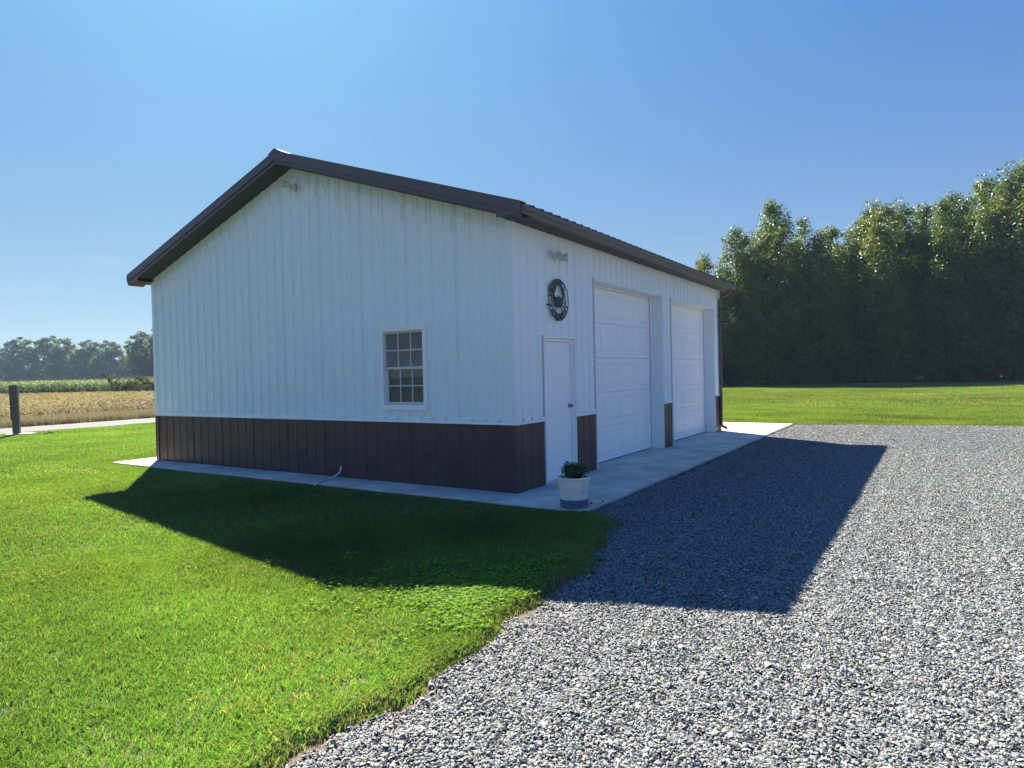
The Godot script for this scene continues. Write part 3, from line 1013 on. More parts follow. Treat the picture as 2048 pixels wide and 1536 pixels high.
func build_small_things() -> void:
	# drain hose: dark fitting on the wall, pale hose that bends down and lies across the walk
	var t := thing("drain_hose", "pale drain hose curving from the brown wainscot across the concrete walk", "hose")
	var h := begin()
	var pts := [Vector3(-3.25, 0.185, 0.045), Vector3(-3.25, 0.13, 0.055), Vector3(-3.262, 0.085, 0.075), Vector3(-3.285, 0.045, 0.12), Vector3(-3.30, 0.022, 0.18), Vector3(-3.29, 0.014, 0.28), Vector3(-3.24, 0.013, 0.42), Vector3(-3.18, 0.013, 0.56), Vector3(-3.14, 0.008, 0.64), Vector3(-3.12, -0.02, 0.70)]
	var rad := []
	for i in pts.size():
		rad.append(0.0125)
	tube(h, pts, rad, 10)
	part("tubing", done(h), M.pvc, t)
	var f := begin()
	tube(f, [Vector3(-3.235, 0.262, 0.012), Vector3(-3.238, 0.245, 0.035), Vector3(-3.246, 0.215, 0.044), Vector3(-3.25, 0.178, 0.046)], [0.012, 0.013, 0.014, 0.015], 10)
	part("wall_fitting", done(f), M.fitting, t)
	# timber post by the lane, with a board nailed to its left side, on a concrete collar
	var pp := Vector3(-20.35, GROUND, -1.93)
	var face := Vector3(CAM.x - pp.x, 0, CAM.z - pp.z).normalized()
	var turn := atan2(face.x, face.z) - 0.25
	var post := thing("timber_post", "dark weathered timber post standing by the gravel lane", "post", pp, turn)
	part("shaft", one_soft(Vector3(-0.085, -0.2, -0.085), Vector3(0.105, 1.62, 0.085), 0.008), M.post, post)
	part("side_board", one_soft(Vector3(-0.118, 0.50, -0.07), Vector3(-0.0855, 1.618, 0.07), 0.005), M.post, post)
	post.rotation.z = 0.022
	var pad := thing("concrete_collar", "pale concrete patch poured round the foot of the timber post", "concrete pad", pp, turn)
	rng.seed = 12
	var cst := begin()
	var ring := PackedVector2Array()
	for i in 14:
		var a := TAU * i / 14
		var rr := rng.randf_range(0.26, 0.40)
		ring.append(Vector2(cos(a) * rr * 1.35 + 0.06, sin(a) * rr * 0.8))
	flat_poly(cst, Vector3(0, -0.03, 0), Vector3.RIGHT, Vector3.FORWARD, Vector3.UP, ring, 0.085)
	part("patch", done(cst), M.concrete, pad)
	# a dark length of old hose left in the grass beside it
	var oh := thing("garden_hose", "short dark hose lying in the grass beside the timber post", "hose", pp + Vector3(0.75, 0.05, -0.55))
	var hs := begin()
	var hp := []
	var hr := []
	for i in 18:
		var k := i / 17.0
		hp.append(Vector3(-0.35 + k * 0.9, 0.03 + 0.02 * sin(k * 9.0), -0.25 + k * 0.45 + 0.12 * sin(k * 7.0)))
		hr.append(0.014)
	tube(hs, hp, hr, 8)
	part("tubing", done(hs), M.rubber, oh)
	# two pebbles kicked on to the concrete
	for q in [[Vector3(1.235, 0.004, 0.205), "dark pebble on the concrete just behind the white pot", 0.021], [Vector3(1.30, 0.004, 0.03), "dark pebble on the concrete farther from the white pot", 0.019]]:
		var m := stone_mesh(q[2], int(q[0].x * 100))
		var o := part("pebble", m, M.stone)
		o.position = q[0] + Vector3(-0.05, 0.006, 0)
		tag(o, q[1], "pebble", "pebbles on the concrete")

# ------------------------------------------------------------------ leaves, blades, stones
class Leafy:
	var v := PackedVector3Array()
	var n := PackedVector3Array()
	var c := PackedColorArray()
	# a pointed leaf folded along its rib
	func leaf(o: Vector3, nrm: Vector3, spin: float, size: float, wide: float, col: Color) -> void:
		var t := nrm.cross(Vector3(0.31, 0.83, 0.46)).normalized()
		var b := nrm.cross(t)
		var d := t * cos(spin) + b * sin(spin)
		var s := nrm.cross(d)
		var base := o - d * size * 0.5
		var tip := o + d * size * 0.5 - nrm * size * 0.10
		var l := o - d * size * 0.06 + s * size * wide * 0.5 + nrm * size * 0.08
		var r := o - d * size * 0.06 - s * size * wide * 0.5 + nrm * size * 0.08
		var n1 := (tip - base).cross(l - base).normalized()
		var n2 := (r - base).cross(tip - base).normalized()
		v.append_array(PackedVector3Array([base, tip, l, base, r, tip]))
		n.append_array(PackedVector3Array([-n1, -n1, -n1, -n2, -n2, -n2]))
		for i in 6:
			c.append(col)
	# a bent blade: a quad and a tip
	func blade(o: Vector3, dir: Vector3, bend: Vector3, h: float, w: float, col: Color, tip_col: Color) -> void:
		var s := Vector3(-dir.z, 0, dir.x) * w * 0.5
		var m := o + Vector3.UP * h * 0.6 + bend * h * 0.25
		var e := o + Vector3.UP * h * (1.0 - 0.3 * bend.length()) + bend * h
		var f := s.cross(m - o).normalized()
		v.append_array(PackedVector3Array([o - s, m - s * 0.8, m + s * 0.8, o - s, m + s * 0.8, o + s, m - s * 0.8, e, m + s * 0.8]))
		for i in 9:
			n.append(f)
		c.append_array(PackedColorArray([col, col, col, col, col, col, col, tip_col, col]))
	func mesh() -> ArrayMesh:
		var a := []
		a.resize(Mesh.ARRAY_MAX)
		a[Mesh.ARRAY_VERTEX] = v
		a[Mesh.ARRAY_NORMAL] = n
		a[Mesh.ARRAY_COLOR] = c
		var m := ArrayMesh.new()
		m.add_surface_from_arrays(Mesh.PRIMITIVE_TRIANGLES, a)
		return m

var ico_v := []
var ico_f := []
func make_ico() -> void:
	var p := (1.0 + sqrt(5.0)) / 2.0
	for q in [[-1, p, 0], [1, p, 0], [-1, -p, 0], [1, -p, 0], [0, -1, p], [0, 1, p], [0, -1, -p], [0, 1, -p], [p, 0, -1], [p, 0, 1], [-p, 0, -1], [-p, 0, 1]]:
		ico_v.append(Vector3(q[0], q[1], q[2]).normalized())
	ico_f = [[0, 11, 5], [0, 5, 1], [0, 1, 7], [0, 7, 10], [0, 10, 11], [1, 5, 9], [5, 11, 4], [11, 10, 2], [10, 7, 6], [7, 1, 8], [3, 9, 4], [3, 4, 2], [3, 2, 6], [3, 6, 8], [3, 8, 9], [4, 9, 5], [2, 4, 11], [6, 2, 10], [8, 6, 7], [9, 8, 1]]

func add_stone(l: Leafy, o: Vector3, size: Vector3, b: Basis, col: Color) -> void:
	var p := []
	for q in ico_v:
		var k := rng.randf_range(0.58, 1.22)
		p.append(o + b * (q * size * k))
	for f in ico_f:
		var a: Vector3 = p[f[0]]
		var c: Vector3 = p[f[1]]
		var d: Vector3 = p[f[2]]
		var nn := (c - a).cross(d - a).normalized()
		l.v.append_array(PackedVector3Array([a, d, c]))
		l.n.append_array(PackedVector3Array([nn, nn, nn]))
		l.c.append_array(PackedColorArray([col, col, col]))

func stone_mesh(r: float, seed_: int, g := 0.065) -> ArrayMesh:
	rng.seed = seed_
	var l := Leafy.new()
	add_stone(l, Vector3.ZERO, Vector3(r, r * 0.6, r * 0.8), Basis(), Color(g, g, g * 1.06))
	return l.mesh()

func stone_color() -> Color:
	var k := rng.randf()
	var g := rng.randf_range(0.115, 0.255)
	if k < 0.06:
		g = rng.randf_range(0.29, 0.38)
	elif k > 0.91:
		g = rng.randf_range(0.055, 0.11)
	var c := Color(g * 0.93, g, g * 1.03)
	var j := rng.randf()
	if j < 0.04:
		c = Color(g * 1.15, g * 0.95, g * 0.72)
	elif j < 0.10:
		c = Color(g * 0.9, g * 1.03, g * 1.0)
	return c

func stone_patch(size: float, count: int, seed_: int) -> ArrayMesh:
	rng.seed = seed_
	var l := Leafy.new()
	for i in count:
		var r := rng.randf_range(0.0042, 0.0088)
		if rng.randf() < 0.06:
			r = rng.randf_range(0.010, 0.014)
		var o := Vector3(rng.randf_range(-0.5, 0.5) * size, rng.randf_range(-0.004, 0.011), rng.randf_range(-0.5, 0.5) * size)
		var b := Basis(Vector3.UP, rng.randf() * TAU) * Basis(Vector3.RIGHT, rng.randfn() * 0.45) * Basis(Vector3.BACK, rng.randfn() * 0.45)
		add_stone(l, o, Vector3(r * rng.randf_range(1.1, 1.9), r * rng.randf_range(0.26, 0.52), r), b, stone_color())
	return l.mesh()

func stuff(called: String, label: String, category: String) -> Node3D:
	var o := Node3D.new()
	o.name = numbered(called)
	o.set_meta("kind", "stuff")
	add_child(o, true)
	tag(o, label, category)
	return o

func copies(called: String, mesh: Mesh, material: Material, places: Array, tints: Array, parent: Node3D) -> void:
	if places.is_empty():
		return
	var mm := MultiMesh.new()
	mm.transform_format = MultiMesh.TRANSFORM_3D
	mm.use_colors = true
	mm.mesh = mesh
	mm.instance_count = places.size()
	for i in places.size():
		mm.set_instance_transform(i, places[i])
		mm.set_instance_color(i, tints[i] if tints.size() > i else Color.WHITE)
	var o := MultiMeshInstance3D.new()
	o.name = called
	o.multimesh = mm
	o.material_override = material
	o.set_meta("kind", "stuff")
	parent.add_child(o, true)

# the gravel yard meets the lawn along this line (x for a given z)
const SHORE := [[0.62, 1.30], [0.75, 1.62], [1.0, 1.80], [1.5, 1.96], [2.2, 2.14], [3.2, 2.27], [4.0, 2.31], [5.0, 2.35], [5.6, 2.33], [7.0, 2.30], [12.0, 2.2]]
func shore(z: float) -> float:
	var x: float = 1.30
	for i in SHORE.size() - 1:
		if z >= SHORE[i][0] and z <= SHORE[i + 1][0]:
			x = lerpf(SHORE[i][1], SHORE[i + 1][1], (z - SHORE[i][0]) / (SHORE[i + 1][0] - SHORE[i][0]))
	if z > 12.0:
		x = 2.2
	if z > 0.8:
		x += 0.045 * sin(z * 3.1) + 0.03 * sin(z * 7.7 + 1.0)
	return x

# height of the sod that has built up beside the gravel, by distance from the border (negative on the lawn)
func bank(d: float) -> float:
	if d > -0.06:
		return 0.034 * clampf((-0.012 - d) / 0.048, 0.0, 1.0)
	return 0.034 * clampf((d + 0.95) / 0.6, 0.0, 1.0)

func lawn_y(x: float, z: float) -> float:
	return GROUND + (bank(x - shore(z)) if z > 0.66 and z < 11.4 else 0.0)

func far_edge(x: float) -> float:      # z of the gravel's far end
	return -12.55 - (x - 1.3) * 0.20

# signed room to the border: positive inside the gravel
func in_gravel(x: float, z: float) -> float:
	var a := x - (shore(z) if z > 0.62 else 1.285)
	var b := z - far_edge(x)
	return minf(a, b)

func on_slab(x: float, z: float) -> float:
	return minf(minf(x + 9.12, 1.28 - x), minf(z + 12.45, 0.625 - z))

func sees(x: float, z: float, slack := 0.86) -> bool:
	var d := Vector2(x - CAM.x, z - CAM.z)
	var f := Vector2(-sin(0.5715), -cos(0.5715))
	if d.length() < 6.5:
		return true
	return absf(f.angle_to(d)) < slack

func build_ground() -> void:
	var st := begin()
	quad(st, Vector3(-900, GROUND, 900), Vector3(900, GROUND, 900), Vector3(900, GROUND, -900), Vector3(-900, GROUND, -900))
	structure("ground", done(st), M.thatch)
	# concrete: walk along the gable, apron along the doors, back and far strips, with joints between
	var y0 := -0.12
	for q in [["concrete_walk", -9.12, -4.6, 0.003, 0.625], ["concrete_walk", -4.594, -0.008, 0.003, 0.625], ["concrete_apron", 0.008, 1.28, -4.2, 0.625], ["concrete_apron", 0.004, 1.28, -9.0, -4.206], ["concrete_apron", 0.004, 1.28, -12.45, -9.006], ["concrete_strip", -9.12, -W - 0.002, -12.45, -0.003], ["concrete_strip", -W + 0.003, -0.003, -12.45, -L - 0.003]]:
		var s := begin()
		soft_box(s, Vector3(q[1], y0, q[3]), Vector3(q[2], 0.0, q[4]), 0.008)
		structure(q[0], done(s), M.concrete)
	# bare soil under the wall line and along the border of lawn and gravel
	var sb := begin()
	var z := 0.64
	while z < 11.5:
		var z2 := z + 0.12
		var prof := [-0.95, -0.55, -0.25, -0.06, -0.015, 0.14]
		for i in 5:
			var h0 := bank(prof[i]) + 0.003
			var h1 := bank(prof[i + 1]) + 0.003
			quad(sb, Vector3(shore(z) + prof[i], GROUND + h0, z), Vector3(shore(z2) + prof[i], GROUND + h0, z2), Vector3(shore(z2) + prof[i + 1], GROUND + h1, z2), Vector3(shore(z) + prof[i + 1], GROUND + h1, z))
		z = z2
	structure("soil_border", done(sb), M.soil)
	# gravel yard: its bed, then stones
	var gb := begin()
	var zz := -20.0
	while zz < 14.0:
		var za := zz
		var zb := zz + 0.25
		var xa := shore(za) + 0.11 if za > 0.62 else 1.285
		var xb := shore(zb) + 0.11 if zb > 0.62 else 1.285
		var x_far_a := 40.0
		if za > far_edge(1.29):
			quad(gb, Vector3(xb, GROUND + 0.010, zb), Vector3(x_far_a, GROUND + 0.010, zb), Vector3(x_far_a, GROUND + 0.010, za), Vector3(xa, GROUND + 0.010, za))
		zz = zb
	var fz := -12.5
	quad(gb, Vector3(1.285, GROUND + 0.0095, fz), Vector3(40, GROUND + 0.0095, fz), Vector3(40, GROUND + 0.0095, far_edge(40.0)), Vector3(1.285, GROUND + 0.0095, far_edge(1.285)))
	structure("gravel_yard", done(gb), M.gravel_bed)
	var big := []
	var small := []
	for i in 6:
		big.append(stone_patch(0.56, 3300, 100 + i))
	for i in 3:
		small.append(stone_patch(0.15, 210, 200 + i))
	var pb := [[], [], [], [], [], []]
	var pt := [[], [], [], [], [], []]
	var ps := [[], [], []]
	var strays := []
	rng.seed = 31
	var cell := 0.48
	for ix in range(2, 60):
		for iz in range(-42, 19):
			var x := ix * cell
			var zc := iz * cell
			var dist := Vector2(x - CAM.x, zc - CAM.z).length()
			if dist > 30.0 or not sees(x, zc, 0.95):
				continue
			var room := in_gravel(x, zc)
			if room > 0.34:
				var b := Basis(Vector3.UP, (rng.randi() % 4) * PI / 2)
				var which := rng.randi() % 6
				var worn := 1.0 + 0.22 * noise.get_noise_2d(x * 13.0 + 40.0, zc * 5.0)
				pt[which].append(Color(worn, worn, worn * (1.0 + 0.05 * noise.get_noise_2d(x * 9.0, zc * 9.0))))
				pb[which].append(Transform3D(b, Vector3(x, GROUND + 0.019 + rng.randf_range(-0.003, 0.004) + 0.012 * noise.get_noise_2d(x * 14, zc * 14), zc)))
			elif room > -0.4:
				for a in 4:
					for c in 4:
						var sx := x + (a - 1.5) * 0.12
						var sz := zc + (c - 1.5) * 0.12
						if in_gravel(sx, sz) > 0.085 + 0.06 * fine.get_noise_2d(sx * 90, sz * 90):
							ps[rng.randi() % 3].append(Transform3D(Basis(Vector3.UP, rng.randf() * TAU), Vector3(sx, GROUND + 0.012, sz)))
	for i in 70:
		var zs := rng.randf_range(-12.0, 0.5)
		var xs := 1.27 - absf(rng.randfn()) * 0.10
		strays.append(Transform3D(Basis(Vector3.UP, rng.randf() * TAU).scaled(Vector3.ONE * rng.randf_range(0.5, 1.0)), Vector3(xs, 0.004, zs)))
	var gravel := stuff("gravel_stones", "loose grey crushed stone covering the yard", "gravel")
	for i in 6:
		copies("stones", big[i], M.stone, pb[i], pt[i], gravel)
	for i in 3:
		copies("stones", small[i], M.stone, ps[i], [], gravel)
	copies("stray_stones", stone_mesh(0.009, 9, 0.22), M.stone, strays, [], gravel)
	# lane beside the bean field
	var ln := begin()
	var lz := -120.0
	while lz < 90.0:
		var c0 := 0.012 * (lz + 4.0)
		var c1 := 0.012 * (lz + 4.0 + 2.0)
		var w0 := 0.10 * sin(lz * 0.9)
		quad(ln, Vector3(-24.75 + c0, GROUND + 0.012, lz + 2.0), Vector3(-21.45 + c1 + w0, GROUND + 0.012, lz + 2.0), Vector3(-21.45 + c0 + w0, GROUND + 0.012, lz), Vector3(-24.75 + c0, GROUND + 0.012, lz))
		lz += 2.0
	structure("gravel_lane", done(ln), M.road)
	var fs := begin()
	quad(fs, Vector3(-25.2, GROUND + 0.006, 13), Vector3(-25.2, GROUND + 0.006, -90), Vector3(-190, GROUND + 0.006, -160), Vector3(-190, GROUND + 0.006, 13))
	structure("field_soil", done(fs), M.field)

func grass_patch(radius: float, count: int, h0: float, h1: float, w: float, seed_: int, dry: float) -> ArrayMesh:
	rng.seed = seed_
	var l := Leafy.new()
	for i in count:
		var a := rng.randf() * TAU
		var r := sqrt(rng.randf()) * radius
		var o := Vector3(cos(a) * r, -0.004, sin(a) * r)
		var d := rng.randf() * TAU
		var dir := Vector3(cos(d), 0, sin(d))
		var bend := Vector3(cos(d + 1.3), 0, sin(d + 1.3)) * rng.randf_range(0.2, 1.3)
		var g := rng.randf_range(0.6, 1.35)
		var col := Color(0.148 * g, 0.262 * g, 0.088 * g)
		var k := rng.randf()
		if k < dry:
			col = Color(0.37 * g, 0.33 * g, 0.20 * g)
		elif k < 0.35:
			col = Color(0.205 * g, 0.305 * g, 0.086 * g)
		l.blade(o, dir, bend, rng.randf_range(h0, h1), w * rng.randf_range(0.7, 1.3), col, col * 1.05)
	return l.mesh()

func clover_patch(seed_: int) -> ArrayMesh:
	rng.seed = seed_
	var l := Leafy.new()
	for i in 34:
		var a := rng.randf() * TAU
		var r := sqrt(rng.randf()) * 0.13
		var o := Vector3(cos(a) * r, rng.randf_range(0.02, 0.055), sin(a) * r)
		var up := Vector3(rng.randfn() * 0.5, 1, rng.randfn() * 0.5).normalized()
		var g := rng.randf_range(0.8, 1.25)
		for k in 3:
			l.leaf(o + Vector3(cos(k * 2.09 + a), 0, sin(k * 2.09 + a)) * 0.008, up, k * 2.09 + a, 0.017, 0.95, Color(0.19 * g, 0.33 * g, 0.055 * g))
		l.blade(Vector3(o.x, 0, o.z), Vector3(1, 0, 0), Vector3.ZERO, o.y, 0.003, Color(0.07, 0.13, 0.03), Color(0.07, 0.13, 0.03))
	return l.mesh()

func lawn_tint(x: float, z: float) -> Color:
	var a := noise.get_noise_2d(x * 9.0, z * 9.0)
	var b := noise.get_noise_2d(x * 42.0 + 300.0, z * 42.0)
	var k := 0.98 + 0.34 * a + 0.42 * b
	var warm := (0.17 if z < -12.5 else 0.0) + 0.13 * noise.get_noise_2d(x * 17.0 - 500.0, z * 17.0)
	if z < -12.5:
		k *= 0.88
	return Color(k * (1.0 + warm), k, k * (1.06 - warm * 0.5))

func lawn_room(x: float, z: float) -> float:      # distance to anything that is not lawn; positive on the lawn
	var r := -on_slab(x, z)
	r = minf(r, -in_gravel(x, z))
	r = minf(r, x - (-21.45 + 0.012 * (z + 4.0)))
	return r

func build_lawn() -> void:
	var rings := [
		[0.0, 7.5, 0.15, 0.17, 340, 0.020, 0.058, 0.0060, 8, 0.03],
		[7.5, 14.0, 0.25, 0.28, 330, 0.022, 0.060, 0.0090, 6, 0.03],
		[14.0, 30.0, 0.5, 0.55, 520, 0.024, 0.062, 0.017, 4, 0.03],
		[30.0, 78.0, 1.15, 1.2, 520, 0.035, 0.065, 0.032, 3, 0.12]]
	var lawn := stuff("lawn_grass", "short green mown grass of the lawn", "grass")
	var id := 0
	for q in rings:
		var meshes := []
		var places := []
		var tints := []
		for i in int(q[8]):
			meshes.append(grass_patch(q[3], q[4], q[5], q[6], q[7], 300 + id * 20 + i, q[9]))
			places.append([])
			tints.append([])
		rng.seed = 50 + id
		var step: float = q[2]
		var reach := int(q[1] / step) + 2
		for ix in range(-reach, reach + 1):
			for iz in range(-reach, reach + 1):
				var x := CAM.x + (ix + rng.randf_range(-0.5, 0.5)) * step
				var z := CAM.z + (iz + rng.randf_range(-0.5, 0.5)) * step
				var dist := Vector2(x - CAM.x, z - CAM.z).length()
				if dist < q[0] - step or dist >= q[1] or not sees(x, z, 0.80):
					continue
				var room := lawn_room(x, z)
				if room < q[3] * 0.72:
					continue
				if z < -60.0:
					continue
				var k := rng.randi() % int(q[8])
				var sc := rng.randf_range(0.85, 1.15)
				places[k].append(Transform3D(Basis(Vector3.UP, rng.randf() * TAU).scaled(Vector3(1, sc * (1.0 + 0.2 * noise.get_noise_2d(x * 30, z * 30)), 1)), Vector3(x, lawn_y(x, z), z)))
				tints[k].append(lawn_tint(x, z))
		for i in int(q[8]):
			copies("turf", meshes[i], M.grass, places[i], tints[i], lawn)
		id += 1
	# fill along the borders with small tufts, drier towards the gravel
	var edge := []
	var ep := []
	var et := []
	for i in 4:
		edge.append(grass_patch(0.055, 26, 0.018, 0.058, 0.0072, 420 + i, 0.05 if i < 2 else 0.7))
		ep.append([])
		et.append([])
	rng.seed = 61
	for i in 5200:
		var z := rng.randf_range(0.66, 8.0)
		var x := shore(z) - absf(rng.randfn()) * 0.11 + 0.015
		if -on_slab(x, z) < 0.03:
			continue
		var gap := shore(z) - x
		var k := (2 + rng.randi() % 2) if gap < 0.055 or (gap < 0.13 and rng.randf() < 0.5) else rng.randi() % 2
		ep[k].append(Transform3D(Basis(Vector3.UP, rng.randf() * TAU).scaled(Vector3.ONE * rng.randf_range(0.7, 1.2)), Vector3(x, lawn_y(x, z), z)))
		et[k].append(lawn_tint(x, z))
	for i in 6500:
		var x := rng.randf_range(-9.3, 1.5)
		var z := 0.640 + rng.randf() * (0.20 if x > -5.5 else 0.45)
		if i % 6 == 0:
			x = -9.14 - rng.randf() * 0.45
			z = rng.randf_range(-3.0, 1.1)
		if lawn_room(x, z) < 0.035:
			continue
		var k := rng.randi() % 2
		ep[k].append(Transform3D(Basis(Vector3.UP, rng.randf() * TAU).scaled(Vector3.ONE * rng.randf_range(0.7, 1.15)), Vector3(x, GROUND, z)))
		et[k].append(lawn_tint(x, z))
	for i in 3500:
		var x := rng.randf_range(1.2, 22.0)
		var z := far_edge(x) - 0.03 - rng.randf() * 0.35
		if -on_slab(x, z) < 0.03:
			continue
		var k := rng.randi() % 2
		ep[k].append(Transform3D(Basis(Vector3.UP, rng.randf() * TAU).scaled(Vector3.ONE * rng.randf_range(0.9, 1.5)), Vector3(x, GROUND, z)))
		et[k].append(lawn_tint(x, z) * 0.9)
	for spot in [[1.49, 4.60, 0.30], [1.51, 4.92, 0.22], [-0.37, 3.86, 0.30], [1.95, 5.30, 0.25], [-3.7, 3.95, 0.5], [-1.9, 4.85, 0.40], [-6.2, 3.1, 0.6]]:
		for i in int(150 * spot[2]):
			var x: float = spot[0] + rng.randfn() * spot[2]
			var z: float = spot[1] + rng.randfn() * spot[2] * 0.6
			if lawn_room(x, z) < 0.08:
				continue
			var k := 2 + rng.randi() % 2
			ep[k].append(Transform3D(Basis(Vector3.UP, rng.randf() * TAU).scaled(Vector3.ONE * rng.randf_range(0.7, 1.1)), Vector3(x, lawn_y(x, z) + 0.006, z)))
			et[k].append(Color.WHITE)
	for i in 4:
		copies("tufts", edge[i], M.grass, ep[i], et[i], lawn)
	# clover: the patch by the gravel and scattered spots
	var cm := [clover_patch(1), clover_patch(2)]
	var cpl := [[], []]
	var ct := [[], []]
	rng.seed = 71
	for i in 190:
		var z := 3.45 + rng.randfn() * 0.42
		var x := shore(z) - 0.10 - absf(rng.randfn()) * 0.48
		if rng.randf() < 0.12:
			x = rng.randf_range(-5.0, 1.9)
			z = rng.randf_range(2.6, 6.2)
			if noise.get_noise_2d(x * 20.0, z * 20.0 + 90.0) < 0.05:
				continue
		if lawn_room(x, z) < 0.10:
			continue
		cpl[i % 2].append(Transform3D(Basis(Vector3.UP, rng.randf() * TAU), Vector3(x, lawn_y(x, z), z)))
		ct[i % 2].append(Color(1, 1, 1) * rng.randf_range(0.85, 1.2))
	var clover := stuff("clover", "leafy clover patch in the lawn beside the gravel", "clover")
	for i in 2:
		copies("clover_leaves", cm[i], M.clover, cpl[i], ct[i], clover)

# ------------------------------------------------------------------ trees and fields
const GREENS := [Color(0.055, 0.105, 0.028), Color(0.080, 0.130, 0.030), Color(0.110, 0.150, 0.032), Color(0.145, 0.155, 0.034)]

func tree_meshes(h: float, r: float, low: float, lumps: int, per: int, leaf: float, yellow: float, seed_: int, spire: float) -> Array:
	rng.seed = seed_
	var l := Leafy.new()
	var tr := begin()
	# trunk with a slight wander
	var axis := []
	var rad := []
	var wob := Vector3(rng.randf_range(-0.3, 0.3), 0, rng.randf_range(-0.3, 0.3))
	for i in 8:
		var t := i / 7.0
		axis.append(Vector3(0, t * h * 0.93, 0) + wob * sin(t * 3.0) * 0.6)
		rad.append(lerpf(h * 0.0135, 0.02, pow(t, 0.8)))
	tube(tr, axis, rad, 7)
	var leaders := [[Vector3.ZERO, 1.0, 0.80]]
	for i in 4:
		var la := i * 1.6 + rng.randf_range(-0.4, 0.4)
		leaders.append([Vector3(cos(la), 0, sin(la)) * r * rng.randf_range(0.35, 0.62), rng.randf_range(0.70, 0.95), rng.randf_range(0.45, 0.62)])
	for i in lumps:
		var lead: Array = leaders[0] if i % 5 < 2 else leaders[1 + i % 4]
		var t := (i + rng.randf()) / lumps
		t = lerpf(low, 0.985, pow(t, 0.92))
		var k := (t - low) / (1.0 - low)
		var a := i * 2.39996 + rng.randf_range(-0.5, 0.5)
		var lumpy := 1.0 + 0.55 * fine.get_noise_3d(cos(a) * 45.0 + seed_ * 31.0, k * 190.0, sin(a) * 45.0)
		var env: float = r * minf(1.0, 0.50 + k * 2.2) * pow(maxf(0.0, 1.0 - k), spire) * lumpy * lead[2]
		var out := env * sqrt(rng.randf_range(0.18, 1.0))
		var root := Vector3(0, t * h * 0.93, 0)
		var c: Vector3 = Vector3(cos(a) * out, t * h * lead[1] + rng.randf_range(-0.35, 0.6), sin(a) * out) + lead[0] * minf(1.0, 0.3 + k * 1.2)
		if i % 3 == 0:
			var from := Vector3(0, maxf(0.5, c.y - out * 0.75 - 0.4), 0) + wob * sin(c.y / h * 3.0) * 0.6
			tube(tr, [from, from.lerp(c, 0.55) + Vector3(0, -0.12, 0), c], [0.02 + 0.022 * out, 0.03, 0.010], 5, false)
		var cr := (0.62 + 0.55 * rng.randf()) * (0.55 + 0.45 * r / 3.0) * (1.0 - 0.35 * k)
		var pick := rng.randf()
		var gi := clampi(int(pick * 3.4 + yellow * 1.4 * rng.randf()), 0, 3)
		var lump_col: Color = GREENS[gi]
		for j in per:
			var d := Vector3(rng.randfn(), rng.randfn() * 0.9 + 0.25, rng.randfn()).normalized()
			var q := c + d * cr * pow(rng.randf(), 0.40) * Vector3(1.0, 0.95, 1.0).length() * 0.62
			var nn := (d * 0.7 + Vector3.UP * 0.45 + Vector3(rng.randfn(), rng.randfn(), rng.randfn()) * 0.5).normalized()
			var g := rng.randf_range(0.75, 1.3)
			var col := Color(lump_col.r * g, lump_col.g * g, lump_col.b * g)
			if rng.randf() < 0.03 * yellow * 3.0:
				col = Color(0.17 * g, 0.13 * g, 0.02)
			l.leaf(q, nn, rng.randf() * TAU, leaf * rng.randf_range(0.7, 1.3), 0.8, col)
	return [done(tr), l.mesh()]

func plant_tree(kind: Array, at: Vector3, scale_: float, turn: float, label: String, group: String, called := "tree") -> void:
	var t := thing(called, label, "tree", at, turn, group)
	t.scale = Vector3.ONE * scale_
	part("trunk", kind[0], M.bark, t)
	part("crown", kind[1], M.far_leaf if called == "far_tree" else M.leaf, t)

# a point on the ground by distance ahead of the camera's first heading and distance to its right
func ahead(fwd: float, right: float) -> Vector3:
	var f := Vector3(-sin(0.5715), 0, -cos(0.5715))
	var r := Vector3(cos(0.5715), 0, -sin(0.5715))
	return Vector3(CAM.x, GROUND, CAM.z) + f * fwd + r * right

